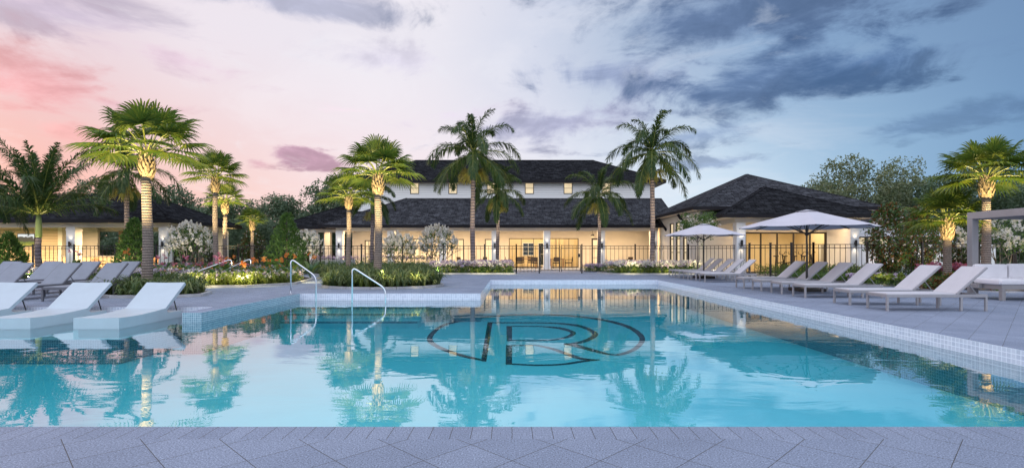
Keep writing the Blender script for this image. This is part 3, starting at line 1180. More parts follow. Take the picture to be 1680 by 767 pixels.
m_.build('wall_panel', M['white'], yw, world_xyz=True)
m_ = MB()
m_.box(18.8, 32.26, 1.62, 29.5, 32.54, 1.70)
m_.build('wall_cap', M['white'], yw, world_xyz=True)
for x in (20.3, 22.6, 25.0, 27.3):
    light('SPOT', (x, 31.5, .12), 42, (1, .74, .45), .05, spot=radians(110), blend=.9, target=(x, 32.3, .9))

# ---- left open pavilion
pav = thing('open_pavilion', 'open-sided cabana pavilion with dark hip roof and lit timber wall on the left', 'building', (-30, 36, 0))
hip_roof(pav, -50, -20.6, 32.0, 40.4, 3.2, .457, .2, 'shingle_dark')
for i, x in enumerate((-21.5, -27.2, -32.9, -38.6)):
    column(pav, x, 32.95, 2.80, .55)
    sconce(pav, x, 32.67, e=10)
for x in (-21.5, -27.2):
    column(pav, x, 39.5, 2.80, .5, m='stucco')
column(pav, -29.0, 39.5, 2.80, .34, m='wood')
m_ = MB()
m_.box(-44, 32.8, 2.76, -21.2, 33.1, 3.02)
m_.box(-21.65, 33.1, 2.76, -21.35, 39.7, 3.02)
m_.box(-44, 39.35, 2.76, -21.65, 39.65, 3.02)
m_.build('beam', M['beam'], pav, world_xyz=True)
m_ = MB()
m_.box(-46, 38.0, 0, -32.2, 38.2, 3.0)
m_.build('timber_wall', M['tan_siding'], pav, world_xyz=True)
m_ = MB()
m_.box(-32.2, 37.6, 0, -31.9, 39.4, 2.99)
m_.box(-31.9, 38.9, 0, -30.4, 39.1, 2.99)
m_.build('end_wall', M['stucco'], pav, world_xyz=True)
for x, e_ in ((-37, 520), (-33.2, 480), (-29.5, 480), (-24.5, 520)):
    light('AREA', (x, 34.2, 2.74), e_, WARM, 3.0, sy=1.6)
tv = thing('television', 'flat television showing a green landscape on the timber wall of the left pavilion', 'television', (-34.75, 37.95, 2.1))
m_ = MB()
m_.box(-.62, -.03, -.46, .62, .04, .46)
m_.build('casing', M['black'], tv)


def tv_mat():
    m, t, p = new_mat('landscape_screen')
    tcn = t.node('ShaderNodeTexCoord')
    s = t.node('ShaderNodeSeparateXYZ')
    t.l.new(tcn.outputs['Object'], s.inputs[0])
    n_ = t.noise(tcn.outputs['Object'], 3.0, 4)
    f = t.math('ADD', s.outputs[2], t.math('MULTIPLY', n_, .5))
    c = t.ramp(t.math('MULTIPLY_ADD', f, 1.0, .5), [(.35, (.35, .33, .03)), (.62, (.10, .16, .02)), (.70, (.04, .05, .03)), (.95, (.05, .05, .05)), (1.0, (.7, .75, .75))], 'LINEAR')
    t.put(p.inputs['Emission Color'], c)
    t.put(p.inputs['Base Color'], (0, 0, 0))
    p.inputs['Emission Strength'].default_value = .9
    return m


m_ = MB()
m_.quad((-.58, -.034, -.42), (.58, -.034, -.42), (.58, -.034, .42), (-.58, -.034, .42))
m_.build('screen', tv_mat(), tv)
ct = thing('bar_counter', 'long timber bar counter under the left pavilion roof', 'counter', (-29.0, 37.6, 0))
m_ = MB()
m_.box(-2.6, -.3, 0, 2.4, .3, .92)
m_.build('counter_base', M['tan_siding'], ct)
m_ = MB()
m_.rbox(-2.7, -.36, .92, 2.5, .36, .99, .02)
m_.build('counter_top', M['concrete'], ct)

# ================================================================ vegetation
def rv(r, a):
    return Vector((r.uniform(-a, a), r.uniform(-a, a), r.uniform(-a, a)))


def fan_palm(loc, hboot, R, label, seed, group, lean=0.0, tr=.14, nf=44, boot_h=.75, glow=260):
    """ringed trunk, criss-cross leaf bases, costapalmate fan leaves"""
    r = random.Random(seed)
    t = thing('fan_palm', label, 'palm tree', loc, 0, group)
    m_ = MB()
    path, rad = [], []
    hb0 = hboot - boot_h
    for i in range(15):
        k = i / 14
        path.append((lean * k * k + .015 * sin(7 * k + seed), .015 * cos(5 * k + seed), hb0 * k))
        rad.append(tr * (1.22 - .9 * k if k < .12 else 1.12 - .20 * k + .015 * sin(40 * k)))
    m_.tube(path, rad, 14)
    m_.build('trunk', M['trunk_fan'], t, smooth=True)
    top = Vector((lean, 0, hboot))
    # leaf bases
    m_ = MB()
    m_.lathe([(tr * .85, hb0 - .05), (tr * 1.05, hb0 + .15), (tr * 1.2, hboot - .15), (tr * .7, hboot + .1)], 12, lean, 0)
    nb = int(70 * boot_h / .75)
    for i in range(nb):
        k = i / nb
        an = i * 2.39996
        z = hb0 + k * (boot_h + .05)
        rr = tr * (1.0 + .30 * sin(pi * min(1, k + .15)))
        o = Vector((lean + cos(an) * rr, sin(an) * rr, z))
        out = Vector((cos(an), sin(an), 0))
        tn = Vector((-sin(an), cos(an), 0))
        ln = .20 + .05 * r.random()
        tip = o + out * (.06 + .04 * r.random()) + Vector((0, 0, ln)) + tn * .05 * r.uniform(-1, 1)
        w_ = .05
        m_.add([tuple(o - tn * w_), tuple(o + tn * w_), tuple(o + out * .03 + Vector((0, 0, .02))), tuple(tip - tn * .022), tuple(tip + tn * .022)],
               [(0, 1, 4, 3), (0, 2, 3), (2, 1, 4), (2, 4, 3)])
    m_.build('leaf_bases', M['boots'], t)
    # crown: petioles + blades
    mb, mp_ = MB(), MB()
    for i in range(nf):
        k = (i + .5) / nf
        an = i * 2.39996 + r.uniform(-.25, .25)
        elv = radians(84 - 88 * k ** .85 + r.uniform(-6, 6))
        d_ = Vector((cos(an) * cos(elv), sin(an) * cos(elv), sin(elv)))
        side = Vector((-sin(an), cos(an), 0))
        lp_ = R * (.46 + .08 * r.random())
        p0 = top + Vector((cos(an), sin(an), 0)) * .08 + Vector((0, 0, .08 - .10 * k))
        # petiole bends outwards
        pts = []
        for j in range(5):
            s = j / 4
            dd = (d_ + Vector((0, 0, .25 * (1 - s)))).normalized()
            pts.append(p0 + dd * lp_ * s + Vector((0, 0, -.05 * R * s * s)))
        mp_.tube(pts, [.022, .018, .015, .013, .010], 4)
        c = pts[-1]
        d2 = (pts[-1] - pts[-2]).normalized()
        nrm = side.cross(d2).normalized()
        if nrm.z < 0:
            nrm = -nrm
        lb = R * (.50 + .06 * r.random())
        ns = 30
        for q in range(ns):
            th = radians(-118 + 236 * (q + .5) / ns)
            dr = (d2 * cos(th) + side * sin(th))
            dr = (dr + nrm * .10 * (1 - abs(sin(th)))).normalized()
            L = lb * (1.0 - .30 * (abs(th) / radians(118)) ** 1.6) * r.uniform(.92, 1.04)
            sd = nrm.cross(dr).normalized()
            drp = .24 * L * r.uniform(.75, 1.3)
            P_, W = [], []
            for s, ww in ((0, .015), (.33, .058), (.60, .060), (.82, .030), (1.0, .004)):
                g_ = max(0, s - .35) / .65
                P_.append(c + dr * L * (s - .12 * g_ * g_) + Vector((0, 0, -drp * g_ ** 2.0)))
                W.append(ww * lb * .95 + .0)
            tw = sd + nrm * (.45 if q % 2 else -.45)
            mb.strip(P_, W, tw.normalized())
    # hanging older leaves: handled by low elevations
    cr = mb.build('crown', M['fan_leaf'], t)
    mp_.v = [tuple(v) for v in mp_.v]
    mp_.build('petioles', M['petiole'], t)
    if glow:
        x, y, z = loc
        for ox in (-.8, .8):
            light('SPOT', (x + ox, y - 1.35, .62), glow * 10.0 * min(1, (hboot / 4.2)) ** 2, (1.0, .76, .34), .06, spot=radians(62), blend=1, target=(x + ox * .5, y - .1, hboot * 1.12))
    return t


def feather_palm(loc, hs, R, label, seed, group, tr=.14, nf=17, droop=1.0, up=0, shaft=1.1, seeds=True, glow=220, elmax=84, elmin=-38):
    """smooth ringed trunk, green crownshaft, arching plumed fronds; hs = height of the crown centre"""
    r = random.Random(seed)
    t = thing('feather_palm', label, 'palm tree', loc, 0, group)
    m_ = MB()
    hb = hs - shaft
    path, rad = [], []
    for i in range(13):
        k = i / 12
        path.append((.02 * sin(6 * k + seed), .02 * cos(4 * k), hb * k))
        rad.append(tr * (1.25 - 2.0 * k if k < .1 else 1.07 - .22 * k))
    m_.tube(path, rad, 14)
    m_.build('trunk', M['trunk_royal'], t, smooth=True)
    ex, ey = path[-1][0], path[-1][1]
    m_ = MB()
    m_.lathe([(tr * .8, hb - .01), (tr * .98, hb + .05), (tr * .98, hb + shaft * .3), (tr * .85, hb + shaft * .7), (tr * .5, hs + .1)], 14, ex, ey)
    m_.build('crownshaft', M['crownshaft'], t, smooth=True)
    if seeds:
        m_ = MB()
        for i in range(5):
            an = i * 1.3 + r.random()
            o = Vector((ex + cos(an) * tr, ey + sin(an) * tr, hb - .02))
            for j in range(34):
                a2 = an + r.uniform(-.6, .6)
                L = R * r.uniform(.14, .26)
                pts = [o, o + Vector((cos(a2) * L * .6, sin(a2) * L * .6, r.uniform(-.05, .08) * R)), o + Vector((cos(a2) * L, sin(a2) * L, -R * r.uniform(.08, .22)))]
                m_.strip(pts, [.02, .045, .03], Vector((-sin(a2), cos(a2), .5)).normalized())
        m_.build('seed_cluster', M['seed'], t)
    mb, mr = MB(), MB()
    top = Vector((ex, ey, hs))
    for i in range(nf):
        k = (i + .4) / nf
        an = i * 2.39996 + r.uniform(-.2, .2)
        elv = radians(elmax + (elmin - elmax) * k ** 1.05 + r.uniform(-6, 6))
        L = R * r.uniform(.92, 1.08) * (1.05 if k > .2 else .92)
        N = 12
        p = Vector(top) + Vector((0, 0, -.06 * k))
        pts = [p.copy()]
        e_ = elv
        for j in range(N):
            s = (j + 1) / N
            e_ -= radians((13.0 * droop) * (s ** 1.1) * (1.15 if elv > 0 else .8)) * max(0.25, cos(e_) + .25)
            p = p + Vector((cos(an) * cos(e_), sin(an) * cos(e_), sin(e_))) * (L / N)
            pts.append(p.copy())
        mr.tube(pts, [.03 * (1 - .8 * j / N) + .004 for j in range(N + 1)], 5)
        nl = 90
        sd0 = Vector((-sin(an), cos(an), 0))
        for q in range(nl):
            s = .10 + .90 * q / nl
            fi = s * N
            j = min(N - 1, int(fi))
            c = pts[j].lerp(pts[j + 1], fi - j)
            tg = (pts[j + 1] - pts[j]).normalized()
            nrm = sd0.cross(tg).normalized()
            if nrm.z < 0:
                nrm = -nrm
            ll = R * .195 * (sin(pi * min(1, s * .80 + .18)) ** .6) * r.uniform(.85, 1.12)
            for sg in (-1, 1):
                roll = r.uniform(-1.1, .9)
                dr = (tg * 1.15 + sd0 * sg * cos(roll) + nrm * (sin(roll) + .15)).normalized()
                dn = Vector((0, 0, -ll * r.uniform(.25, .6)))
                P_ = [c, c + dr * ll * .5 + dn * .18, c + dr * ll * .92 + dn]
                sdv = dr.cross(nrm + rv(r, .3)).normalized()
                mb.strip(P_, [.028, .046, .008], sdv)
    mb.build('crown', M['feather_leaf'], t)
    mr.build('frond_stalks', M['petiole'], t)
    if glow:
        x, y, z = loc
        for ox in (-.9, .9):
            light('SPOT', (x + ox, y - 1.5, .08), glow * 3.6, (1.0, .80, .46), .06, spot=radians(50), blend=1, target=(x + ox * .3, y - .1, hs * 1.04))
    return t


def leaf_quad(m_, c, s, r, asp=.55, nrm=None):
    a = rv(r, 1)
    if a.length < .1:
        a = Vector((1, 0, 0))
    a.normalize()
    b_ = a.cross(rv(r, 1) if nrm is None else nrm)
    if b_.length < .05:
        return
    b_.normalize()
    m_.add([tuple(c - a * s), tuple(c + b_ * s * asp), tuple(c + a * s), tuple(c - b_ * s * asp)], [(0, 1, 2, 3)])


def cloud(m_, r, lobes, n, size, shell=.55):
    """leaf clumps spread through ellipsoid lobes (c, (rx, ry, rz)), grouped in sprigs"""
    tot = sum(l[1][0] * l[1][1] * l[1][2] for l in lobes)
    for c, rr in lobes:
        k = max(4, int(n * (rr[0] * rr[1] * rr[2]) / tot / 9))
        for _ in range(k):
            v = rv(r, 1)
            while v.length > 1 or v.length < .05:
                v = rv(r, 1)
            v = v.normalized() * (v.length ** shell)
            o = Vector((c[0] + v.x * rr[0], c[1] + v.y * rr[1], c[2] + v.z * rr[2]))
            for __ in range(9):
                leaf_quad(m_, o + rv(r, size * 2.2), size * r.uniform(.6, 1.2), r)


def limbs(m_, r, p, d_, L, rad, depth, tips):
    q = p + d_ * L
    mid = p.lerp(q, .5) + rv(r, L * .06)
    m_.tube([p, mid, q], [rad, rad * .85, rad * .68], 7 if depth > 1 else 5)
    if depth == 0:
        tips.append(q)
        return
    for _ in range(r.choice((2, 3, 3))):
        nd = (d_ + rv(r, .75) + Vector((0, 0, .18))).normalized()
        limbs(m_, r, q, nd, L * r.uniform(.62, .85), rad * .62, depth - 1, tips)


def tree(loc, H, Wd, label, seed, group, name='broadleaf_tree', leaf='oak_leaf', n=6500, size=.11, low=.25, cat='tree', stems=1):
    r = random.Random(seed)
    t = thing(name, label, cat, loc, r.uniform(0, 6), group)
    m_, tips = MB(), []
    for s in range(stems):
        d_ = (Vector((r.uniform(-.25, .25), r.uniform(-.25, .25), 1)) if stems == 1 else Vector((cos(s * 2.1) * .45, sin(s * 2.1) * .45, 1))).normalized()
        limbs(m_, r, Vector((0, 0, -.05)), d_, H * low * 1.05, H * .022 + .02, 3, tips)
    m_.build('trunk', M['bark'], t, smooth=True)
    lobes = []
    zc, zr = H * (low + 1) / 2, H * (1 - low) / 2
    lobes.append(((0, 0, zc - zr * .1), (Wd * .30, Wd * .30, zr * .72)))
    for _ in range(15):
        a, u = r.uniform(0, 2 * pi), r.uniform(-.8, 1)
        q = sqrt(max(0, 1 - u * u * .85)) * r.uniform(.6, 1)
        s = r.uniform(.16, .30)
        lobes.append(((cos(a) * q * Wd * .40, sin(a) * q * Wd * .40, zc + u * zr * .78), (Wd * s * .75, Wd * s * .75, zr * s * 1.05)))
    m_ = MB()
    cloud(m_, r, lobes, n, size)
    m_.build('crown', M[leaf], t)
    return t


# ---- palms (position, height, spread from the photograph)
fan_palm((-11.35, 16.5, 0), 4.3, 2.05, 'tallest fan palm, lit from below, rising behind the white loungers at the left', 11, 'fan palms with ringed trunks', tr=.14, nf=27, glow=190)
fan_palm((-15.1, 27.0, 0), 5.0, 1.75, 'slender fan palm just right of the open pavilion, taller of the two standing close together', 12, 'fan palms with ringed trunks', tr=.12, nf=28, glow=150)
fan_palm((-17.1, 31.6, 0), 4.25, 1.4, 'small glowing yellow-green fan palm close behind the taller slender one beside the pavilion', 13, 'fan palms with ringed trunks', tr=.12, nf=24, glow=230)
fan_palm((-19.6, 40.0, 0), 3.6, 1.25, 'short fan palm alone in front of the dark wood, between pavilion and conical evergreen', 14, 'fan palms with ringed trunks', tr=.12, nf=28, glow=110)
fan_palm((-8.5, 27.6, 0), 4.05, 1.75, 'lower fan palm left of the large one in the oval grass island', 15, 'fan palms with ringed trunks', tr=.12, nf=28, boot_h=.6, glow=150)
fan_palm((-5.2, 20.6, 0), 4.20, 1.85, 'large fan palm growing out of the oval grass island beside the pool rails', 16, 'fan palms with ringed trunks', tr=.14, nf=26, glow=170)
fan_palm((17.8, 19.9, 0), 4.0, 1.95, 'tall fan palm behind the canopy daybed at the right edge', 17, 'fan palms with ringed trunks', tr=.14, nf=32, glow=140)
fan_palm((17.4, 21.2, 0), 2.45, 1.75, 'stubby fan palm with glowing yellow stalks left of the canopy daybed', 18, 'fan palms with ringed trunks', tr=.14, nf=28, glow=170)
feather_palm((-2.25, 30.5, 0), 6.95, 3.2, 'tall feather palm rising from the lavender bed left of the gate', 21, 'feather palms with green crownshafts', tr=.14, nf=22, glow=330)
feather_palm((-.95, 35.4, 0), 5.3, 2.4, 'feather palm with hanging seed strands, just right of the tall one at the lavender bed', 22, 'feather palms with green crownshafts', tr=.12, nf=16, shaft=.9, glow=260)
feather_palm((5.95, 36.2, 0), 5.2, 2.85, 'drooping feather palm with seed strands in front of the porch right of the gate', 23, 'feather palms with green crownshafts', tr=.12, nf=16, shaft=.8, glow=240)
feather_palm((8.05, 30.4, 0), 6.95, 3.05, 'tall feather palm in the white flower bed at the right end of the porch', 24, 'feather palms with green crownshafts', tr=.14, nf=22, glow=330)
feather_palm((-8.7, 33.0, 0), 4.7, 1.9, 'feather palm whose grey trunk shows left of the large fan palm, crown hidden behind it', 28, 'feather palms with green crownshafts', tr=.12, nf=14, glow=0)
feather_palm((-22.2, 30.6, 0), 5.9, 3.0, 'feather palm in front of the pavilion roof, behind the tallest fan palm', 25, 'feather palms with green crownshafts', tr=.14, nf=16, glow=200)
feather_palm((-21.6, 24.2, 0), 3.0, 3.5, 'stout feather palm with upswept fronds at the far left, dark ringed trunk', 26, 'feather palms with green crownshafts', tr=.13, nf=26, droop=.45, shaft=1.1, seeds=False, elmin=18, elmax=88, glow=210)
feather_palm((-25.6, 25.4, 0), 4.0, 2.6, 'feather palm mostly outside the left edge, only frond tips showing', 27, 'feather palms with green crownshafts', tr=.2, nf=18, seeds=False, glow=0)


# ---- conical evergreens
def cone_tree(loc, H, Wd, label, seed, group='clipped evergreens', n=5200):
    r = random.Random(seed)
    t = thing('conical_evergreen', label, 'evergreen', loc, 0, group)
    m_ = MB()
    m_.tube([(0, 0, 0), (0, 0, H * .5), (0, 0, H * .93)], [.07, .05, .015], 8)
    m_.build('trunk', M['bark'], t, smooth=True)
    m_ = MB()
    for _ in range(n // 8):
        k = r.random() ** .75
        z = H * (.04 + .94 * (1 - k))
        prof = min(1, ((H - z) / H) * 1.55) ** .8 * min(1, .55 + z / H * 3)
        a = r.uniform(0, 2 * pi)
        bump_ = 1 + .14 * sin(a * 3 + z * 4 + seed) + .08 * sin(a * 7 - z * 9)
        rr = Wd / 2 * prof * bump_ * r.uniform(.62, 1.0)
        o = Vector((cos(a) * rr, sin(a) * rr, z))
        out = Vector((cos(a), sin(a), 1.1)).normalized()
        for __ in range(8):
            c = o + rv(r, .09)
            dd = (out + rv(r, .6)).normalized()
            s = dd.cross(rv(r, 1)).normalized()
            m_.strip([c, c + dd * .06, c + dd * r.uniform(.10, .17)], [.02, .05, .006], s)
    m_.build('crown', M['cone_leaf'], t)
    return t


cone_tree((-12.4, 29.2, 0), 3.4, 2.05, 'broad conical evergreen in front of the left end of the clubhouse', 31)
cone_tree((-20.4, 28.6, 0), 3.1, 1.55, 'upright bushy evergreen in front of the left pavilion, beside the tallest fan palm', 32)
cone_tree((-26.6, 28.0, 0), 2.3, 1.5, 'rounded evergreen at the left edge in front of the timber wall', 33)


# ---- flowering small trees
def blossom_tree(loc, H, Wd, label, seed, group='white blossoming crepe myrtles', fl=115):
    r = random.Random(seed)
    t = thing('crepe_myrtle', label, 'flowering tree', loc, r.uniform(0, 6), group)
    m_, tips = MB(), []
    for s in range(5):
        a = s * 1.256 + r.uniform(-.3, .3)
        limbs(m_, r, Vector((cos(a) * .05, sin(a) * .05, 0)), Vector((cos(a) * .5, sin(a) * .5, 1)).normalized(), H * .32, .035, 2, tips)
    m_.build('trunk', M['bark_grey'], t, smooth=True)
    lf, fm_ = MB(), MB()
    for i in range(fl):
        u = r.uniform(-.45, 1)
        a = r.uniform(0, 2 * pi)
        q = sqrt(max(0, 1 - u * u)) * r.uniform(.7, 1)
        c = Vector((cos(a) * q * Wd / 2, sin(a) * q * Wd / 2, H * .60 + u * H * .36))
        dd = (c - Vector((0, 0, H * .3))).normalized()
        L_ = r.uniform(.20, .34)
        for __ in range(34):
            s = r.random()
            leaf_quad(fm_, c + (dd + Vector((0, 0, .5))).normalized() * s * L_ + rv(r, .09 * (1 - s * .8)), .046, r, .85)
        for __ in range(9):
            leaf_quad(lf, c - dd * .16 + rv(r, .2), .065, r)
    m_b = MB()
    lf.build('crown', M['shrub_leaf'], t)
    fm_.build('blossoms', M['fl_white'], t)
    return t


blossom_tree((-17.1, 28.2, 0), 2.75, 2.2, 'white blossoming crepe myrtle beside the right corner of the left pavilion', 41)
blossom_tree((-13.0, 33.6, 0), 2.55, 1.9, 'white blossoming shrub tree peeking out right of the conical evergreen', 42)
blossom_tree((-7.05, 33.2, 0), 2.45, 2.1, 'lower white blossoming crepe myrtle between large fan palm and its taller twin', 43)
blossom_tree((-4.5, 32.2, 0), 2.85, 2.2, 'taller white blossoming crepe myrtle left of the lavender bed, in front of the porch', 44)
blossom_tree((22.3, 24.4, 0), 2.9, 3.0, 'white blossoming crepe myrtle behind the canopy daybed', 45, fl=110)
for x_, y_, h_ in ((-17.1, 28.2, 1.8), (-12.6, 33.4, 1.6), (-7.05, 33.2, 1.6), (-4.5, 32.2, 1.8), (22.3, 24.4, 1.9), (-12.4, 29.2, 1.4), (-20.4, 28.6, 1.4), (-26.6, 28.0, 1.2), (9.9, 28.3, 2.4)):
    light('SPOT', (x_ + .3, y_ - 2.2, .15), 190, (1, .86, .55), .06, spot=radians(78), blend=1, target=(x_, y_, h_))  # spots added to brighten these trees, no fixtures stand here


def round_tree(loc, H, Wd, label, seed):
    r = random.Random(seed)
    t = thing('standard_tree', label, 'tree', loc, 0)
    m_, tips = MB(), []
    m_.tube([(0, 0, 0), (.02, 0, H * .35), (0, 0, H * .62)], [.05, .042, .035], 8)
    for s in range(6):
        a = s * 1.05
        limbs(m_, r, Vector((0, 0, H * .52)), Vector((cos(a) * .7, sin(a) * .7, .8)).normalized(), H * .15, .02, 1, tips)
    m_.build('trunk', M['bark_grey'], t, smooth=True)
    m_ = MB()
    lob = [((r.uniform(-.3, .3) * Wd, r.uniform(-.3, .3) * Wd, H * .74 + r.uniform(-.16, .16) * H), (Wd * .24, Wd * .24, H * .13)) for _ in range(13)]
    cloud(m_, r, lob, 2300, .055)
    m_.build('crown', M['shrub_leaf'], t)
    m_ = MB()
    for _ in range(60):
        l_ = r.choice(lob)
        o = Vector(l_[0]) + Vector((r.uniform(-1, 1) * l_[1][0], r.uniform(-1, 1) * l_[1][1], r.uniform(-1, 1) * l_[1][2]))
        for __ in range(4):
            leaf_quad(m_, o + rv(r, .04), .045, r, .8)
    m_.build('blossoms', M['fl_white'], t)
    return t


round_tree((9.9, 28.3, 0), 3.35, 2.1, 'slim standard tree with a round cream-flecked crown behind the farther umbrella', 51)


def magnolia(loc, H, Wd, label, seed, group='magnolia shrubs with rusty undersides', fl=True):
    r = random.Random(seed)
    t = thing('magnolia_shrub', label, 'shrub', loc, r.uniform(0, 6), group)
    m_, tips = MB(), []
    for s in range(3):
        limbs(m_, r, Vector((0, 0, 0)), Vector((cos(s * 2.1) * .3, sin(s * 2.1) * .3, 1)).normalized(), H * .28, .035, 2, tips)
    m_.build('trunk', M['bark'], t, smooth=True)
    lf, ru, fm_ = MB(), MB(), MB()
    for _ in range(820):
        u = r.uniform(-1, 1)
        a = r.uniform(0, 2 * pi)
        q = sqrt(1 - u * u) * (1 - .30 * max(0, u)) * r.uniform(.5, 1) * (1 + .12 * sin(3 * a + seed))
        o = Vector((cos(a) * q * Wd / 2, sin(a) * q * Wd / 2, H * .57 + u * H * .43))
        for __ in range(6):
            leaf_quad(lf if r.random() < .80 else ru, o + rv(r, .13), r.uniform(.06, .10), r, .42)
        if fl and r.random() < .14:
            for __ in range(5):
                leaf_quad(fm_, o + rv(r, .04), .05, r, .8)
    lf.build('crown', M['magnolia_leaf'], t)
    ru.build('rusty_leaves', M['rust_leaf'], t)
    if fl:
        fm_.build('blossoms', M['fl_white'], t)
    return t


magnolia((17.55, 24.6, 0), 3.45, 2.1, 'red-tinged magnolia shrub right of the pool house, first of the row by the yard wall', 61)
magnolia((19.6, 25.6, 0), 3.35, 2.0, 'denser magnolia shrub directly left of the stubby fan palm', 62)
magnolia((22.4, 26.6, 0), 3.2, 1.9, 'magnolia shrub right behind the stubby fan palm, before the canopy post', 63)
magnolia((-22.5, 46.0, 0), 3.4, 2.0, 'dark white-flecked magnolia in front of the wood, right of the pavilion', 64, 'dark magnolias by the wood')
magnolia((-18.0, 46.0, 0), 3.4, 2.2, 'dark white-flecked magnolia between short fan palm and conical evergreen', 65, 'dark magnolias by the wood')
for x_, w1, w2 in ((17.55, 24.2, 0), (19.9, 25.0, 0)):
    light('SPOT', (x_, w1 - 2.0, .1), 260, (1, .74, .42), .05, spot=radians(80), blend=.9, target=(x_, w1 + .4, 2.2))

# ---- background wood: three source trees, copied
srcs = [tree((-30, 60, 0), 9.0, 7.0, 'x', 71, None, n=9000, size=.15, low=.18),
        tree((-20, 62, 0), 9.0, 6.2, 'x', 72, None, n=8000, size=.14, low=.12),
        tree((-10, 60, 0), 9.0, 7.4, 'x', 73, None, n=10000, size=.15, low=.15)]
used_src = [0, 0, 0]
WOOD = [
    # px, Y, top py, width factor, label
    (300, 52, 306, 1.0, 'open-crowned tree behind the right end of the pavilion roof'),
    (165, 54, 292, 1.0, 'tree rising behind the pavilion roof left of the tallest fan palm'),
    (20, 56, 300, 1.0, 'tree behind the pavilion roof at the left edge'),
    (232, 58, 318, .8, 'small tree top just showing over the pavilion ridge'),
    (345, 60, 322, .9, 'tree behind the two slender fan palms'),
    (398, 56, 316, .8, 'narrow tree left of the short fan palm in the wood'),
    (425, 64, 334, 1.0, 'lower tree of the wood above the short fan palm'),
    (462, 58, 318, 1.1, 'broad tree of the wood behind the conical evergreen'),
    (500, 64, 326, 1.0, 'tree of the wood left of the clubhouse roof'),
    (548, 58, 290, 1.0, 'tallest tree of the left wood, over the hip of the clubhouse roof'),
    (578, 66, 312, 1.0, 'tree behind the left end of the clubhouse'),
    (440, 50, 350, 1.1, 'low leafy tree in front of the wood beside the conical evergreen'),
    (395, 49, 360, 1.0, 'low bushy tree behind the short fan palm'),
    (350, 48, 372, 1.0, 'low bushy tree seen through the right end of the pavilion'),
    (285, 47, 366, 1.0, 'leafy tree seen between the pavilion posts on the right'),
    (200, 47, 362, 1.0, 'leafy tree seen through the middle bay of the pavilion'),
    (145, 46, 364, 1.0, 'leafy tree seen beside the lit end wall of the pavilion'),
    (500, 54, 352, 1.1, 'dark tree seen between the left porch columns'),
    (545, 56, 356, 1.1, 'dark tree seen behind the left porch corner'),
    (1345, 62, 292, 1.0, 'smaller pale tree left of the large oak'),
    (1475, 58, 282, .9, 'tree leaning against the right side of the large oak'),
    (1530, 52, 290, 1.0, 'tree behind the stubby fan palm'),
    (1590, 58, 262, 1.1, 'dark tree rising between the two right fan palms'),
    (1665, 50, 285, 1.1, 'tree filling the gap above the canopy daybed'),
    (1740, 56, 250, 1.1, 'tree at the right edge behind the tall fan palm'),
    (1700, 44, 340, 1.0, 'low leafy tree behind the white crepe myrtle at the right edge'),
    (1560, 45, 345, 1.0, 'low leafy tree behind the magnolia shrubs'),
]
for i, (px, Y, py, wf, lab) in enumerate(WOOD):
    x = (px - 840) * Y / F
    top = 1.25 + (413 - py) * Y / F
    k = i % 3
    s = top / 9.0
    sc = (max(s, .55) * wf * 1.0, max(s, .55) * wf * 1.0, s)
    if not used_src[k]:
        used_src[k] = 1
        o = srcs[k]
        o.location = (x, Y, 0)
        o.scale = sc
        o['label'] = lab
        o['group'] = 'trees of the background wood'
    else:
        dup(srcs[k], (x, Y, 0), i * 1.7, lab, 'trees of the background wood', sc)
tree((36.6, 54, 0), 11.2, 12.2, 'large spreading oak behind the right roof corner of the pool house', 75, None, name='oak_tree', leaf='oak_leaf_warm', n=14500, size=.13, low=.22)
# understorey that closes the wood
r = random.Random(5)
for x0, x1, y0, h_, lab in ((-62, -10, 66, 4.8, 'dark mass of undergrowth closing the wood on the left'), (26, 80, 68, 4.6, 'dark mass of undergrowth closing the wood on the right')):
    m_ = MB()
    for _ in range(1500):
        o = Vector((r.uniform(x0, x1), y0 + r.uniform(-3, 3), h_ * r.random() ** .8 * (1 + .25 * sin(_ * .7))))
        for __ in range(9):
            leaf_quad(m_, o + rv(r, .8), r.uniform(.2, .42), r)
    tag(m_.build('undergrowth', M['oak_leaf']), lab, 'undergrowth', kind='stuff')


# ================================================================ planting beds
def inside(pt, poly):
    x, y = pt
    c = False
    j = len(poly) - 1
    for i in range(len(poly)):
        xi, yi = poly[i]
        xj, yj = poly[j]
        if (yi > y) != (yj > y) and x < (xj - xi) * (y - yi) / (yj - yi) + xi:
            c = not c
        j = i
    return c


def scatter(poly, n, r):
    xs, ys_ = [p[0] for p in poly], [p[1] for p in poly]
    out = []
    while len(out) < n:
        p = (r.uniform(min(xs), max(xs)), r.uniform(min(ys_), max(ys_)))
        if inside(p, poly):
            out.append(p)
    return out


def tuft(m_, x, y, z, r, h_, nb, spread=.5, w_=.022):
    for _ in range(nb):
        a = r.uniform(0, 2 * pi)
        s = r.uniform(.3, 1) * spread * h_
        hh = h_ * r.uniform(.6, 1.1)
        o = Vector((x + r.uniform(-.03, .03), y + r.uniform(-.03, .03), z))
        d_ = Vector((cos(a), sin(a), 0))
        m_.strip([o, o + d_ * s * .5 + Vector((0, 0, hh * .8)), o + d_ * s * 1.1 + Vector((0, 0, hh)), o + d_ * s * 1.9 + Vector((0, 0, hh * .62))],
                 [w_, w_ * 1.1, w_ * .8, w_ * .2], Vector((-sin(a), cos(a), 0)))


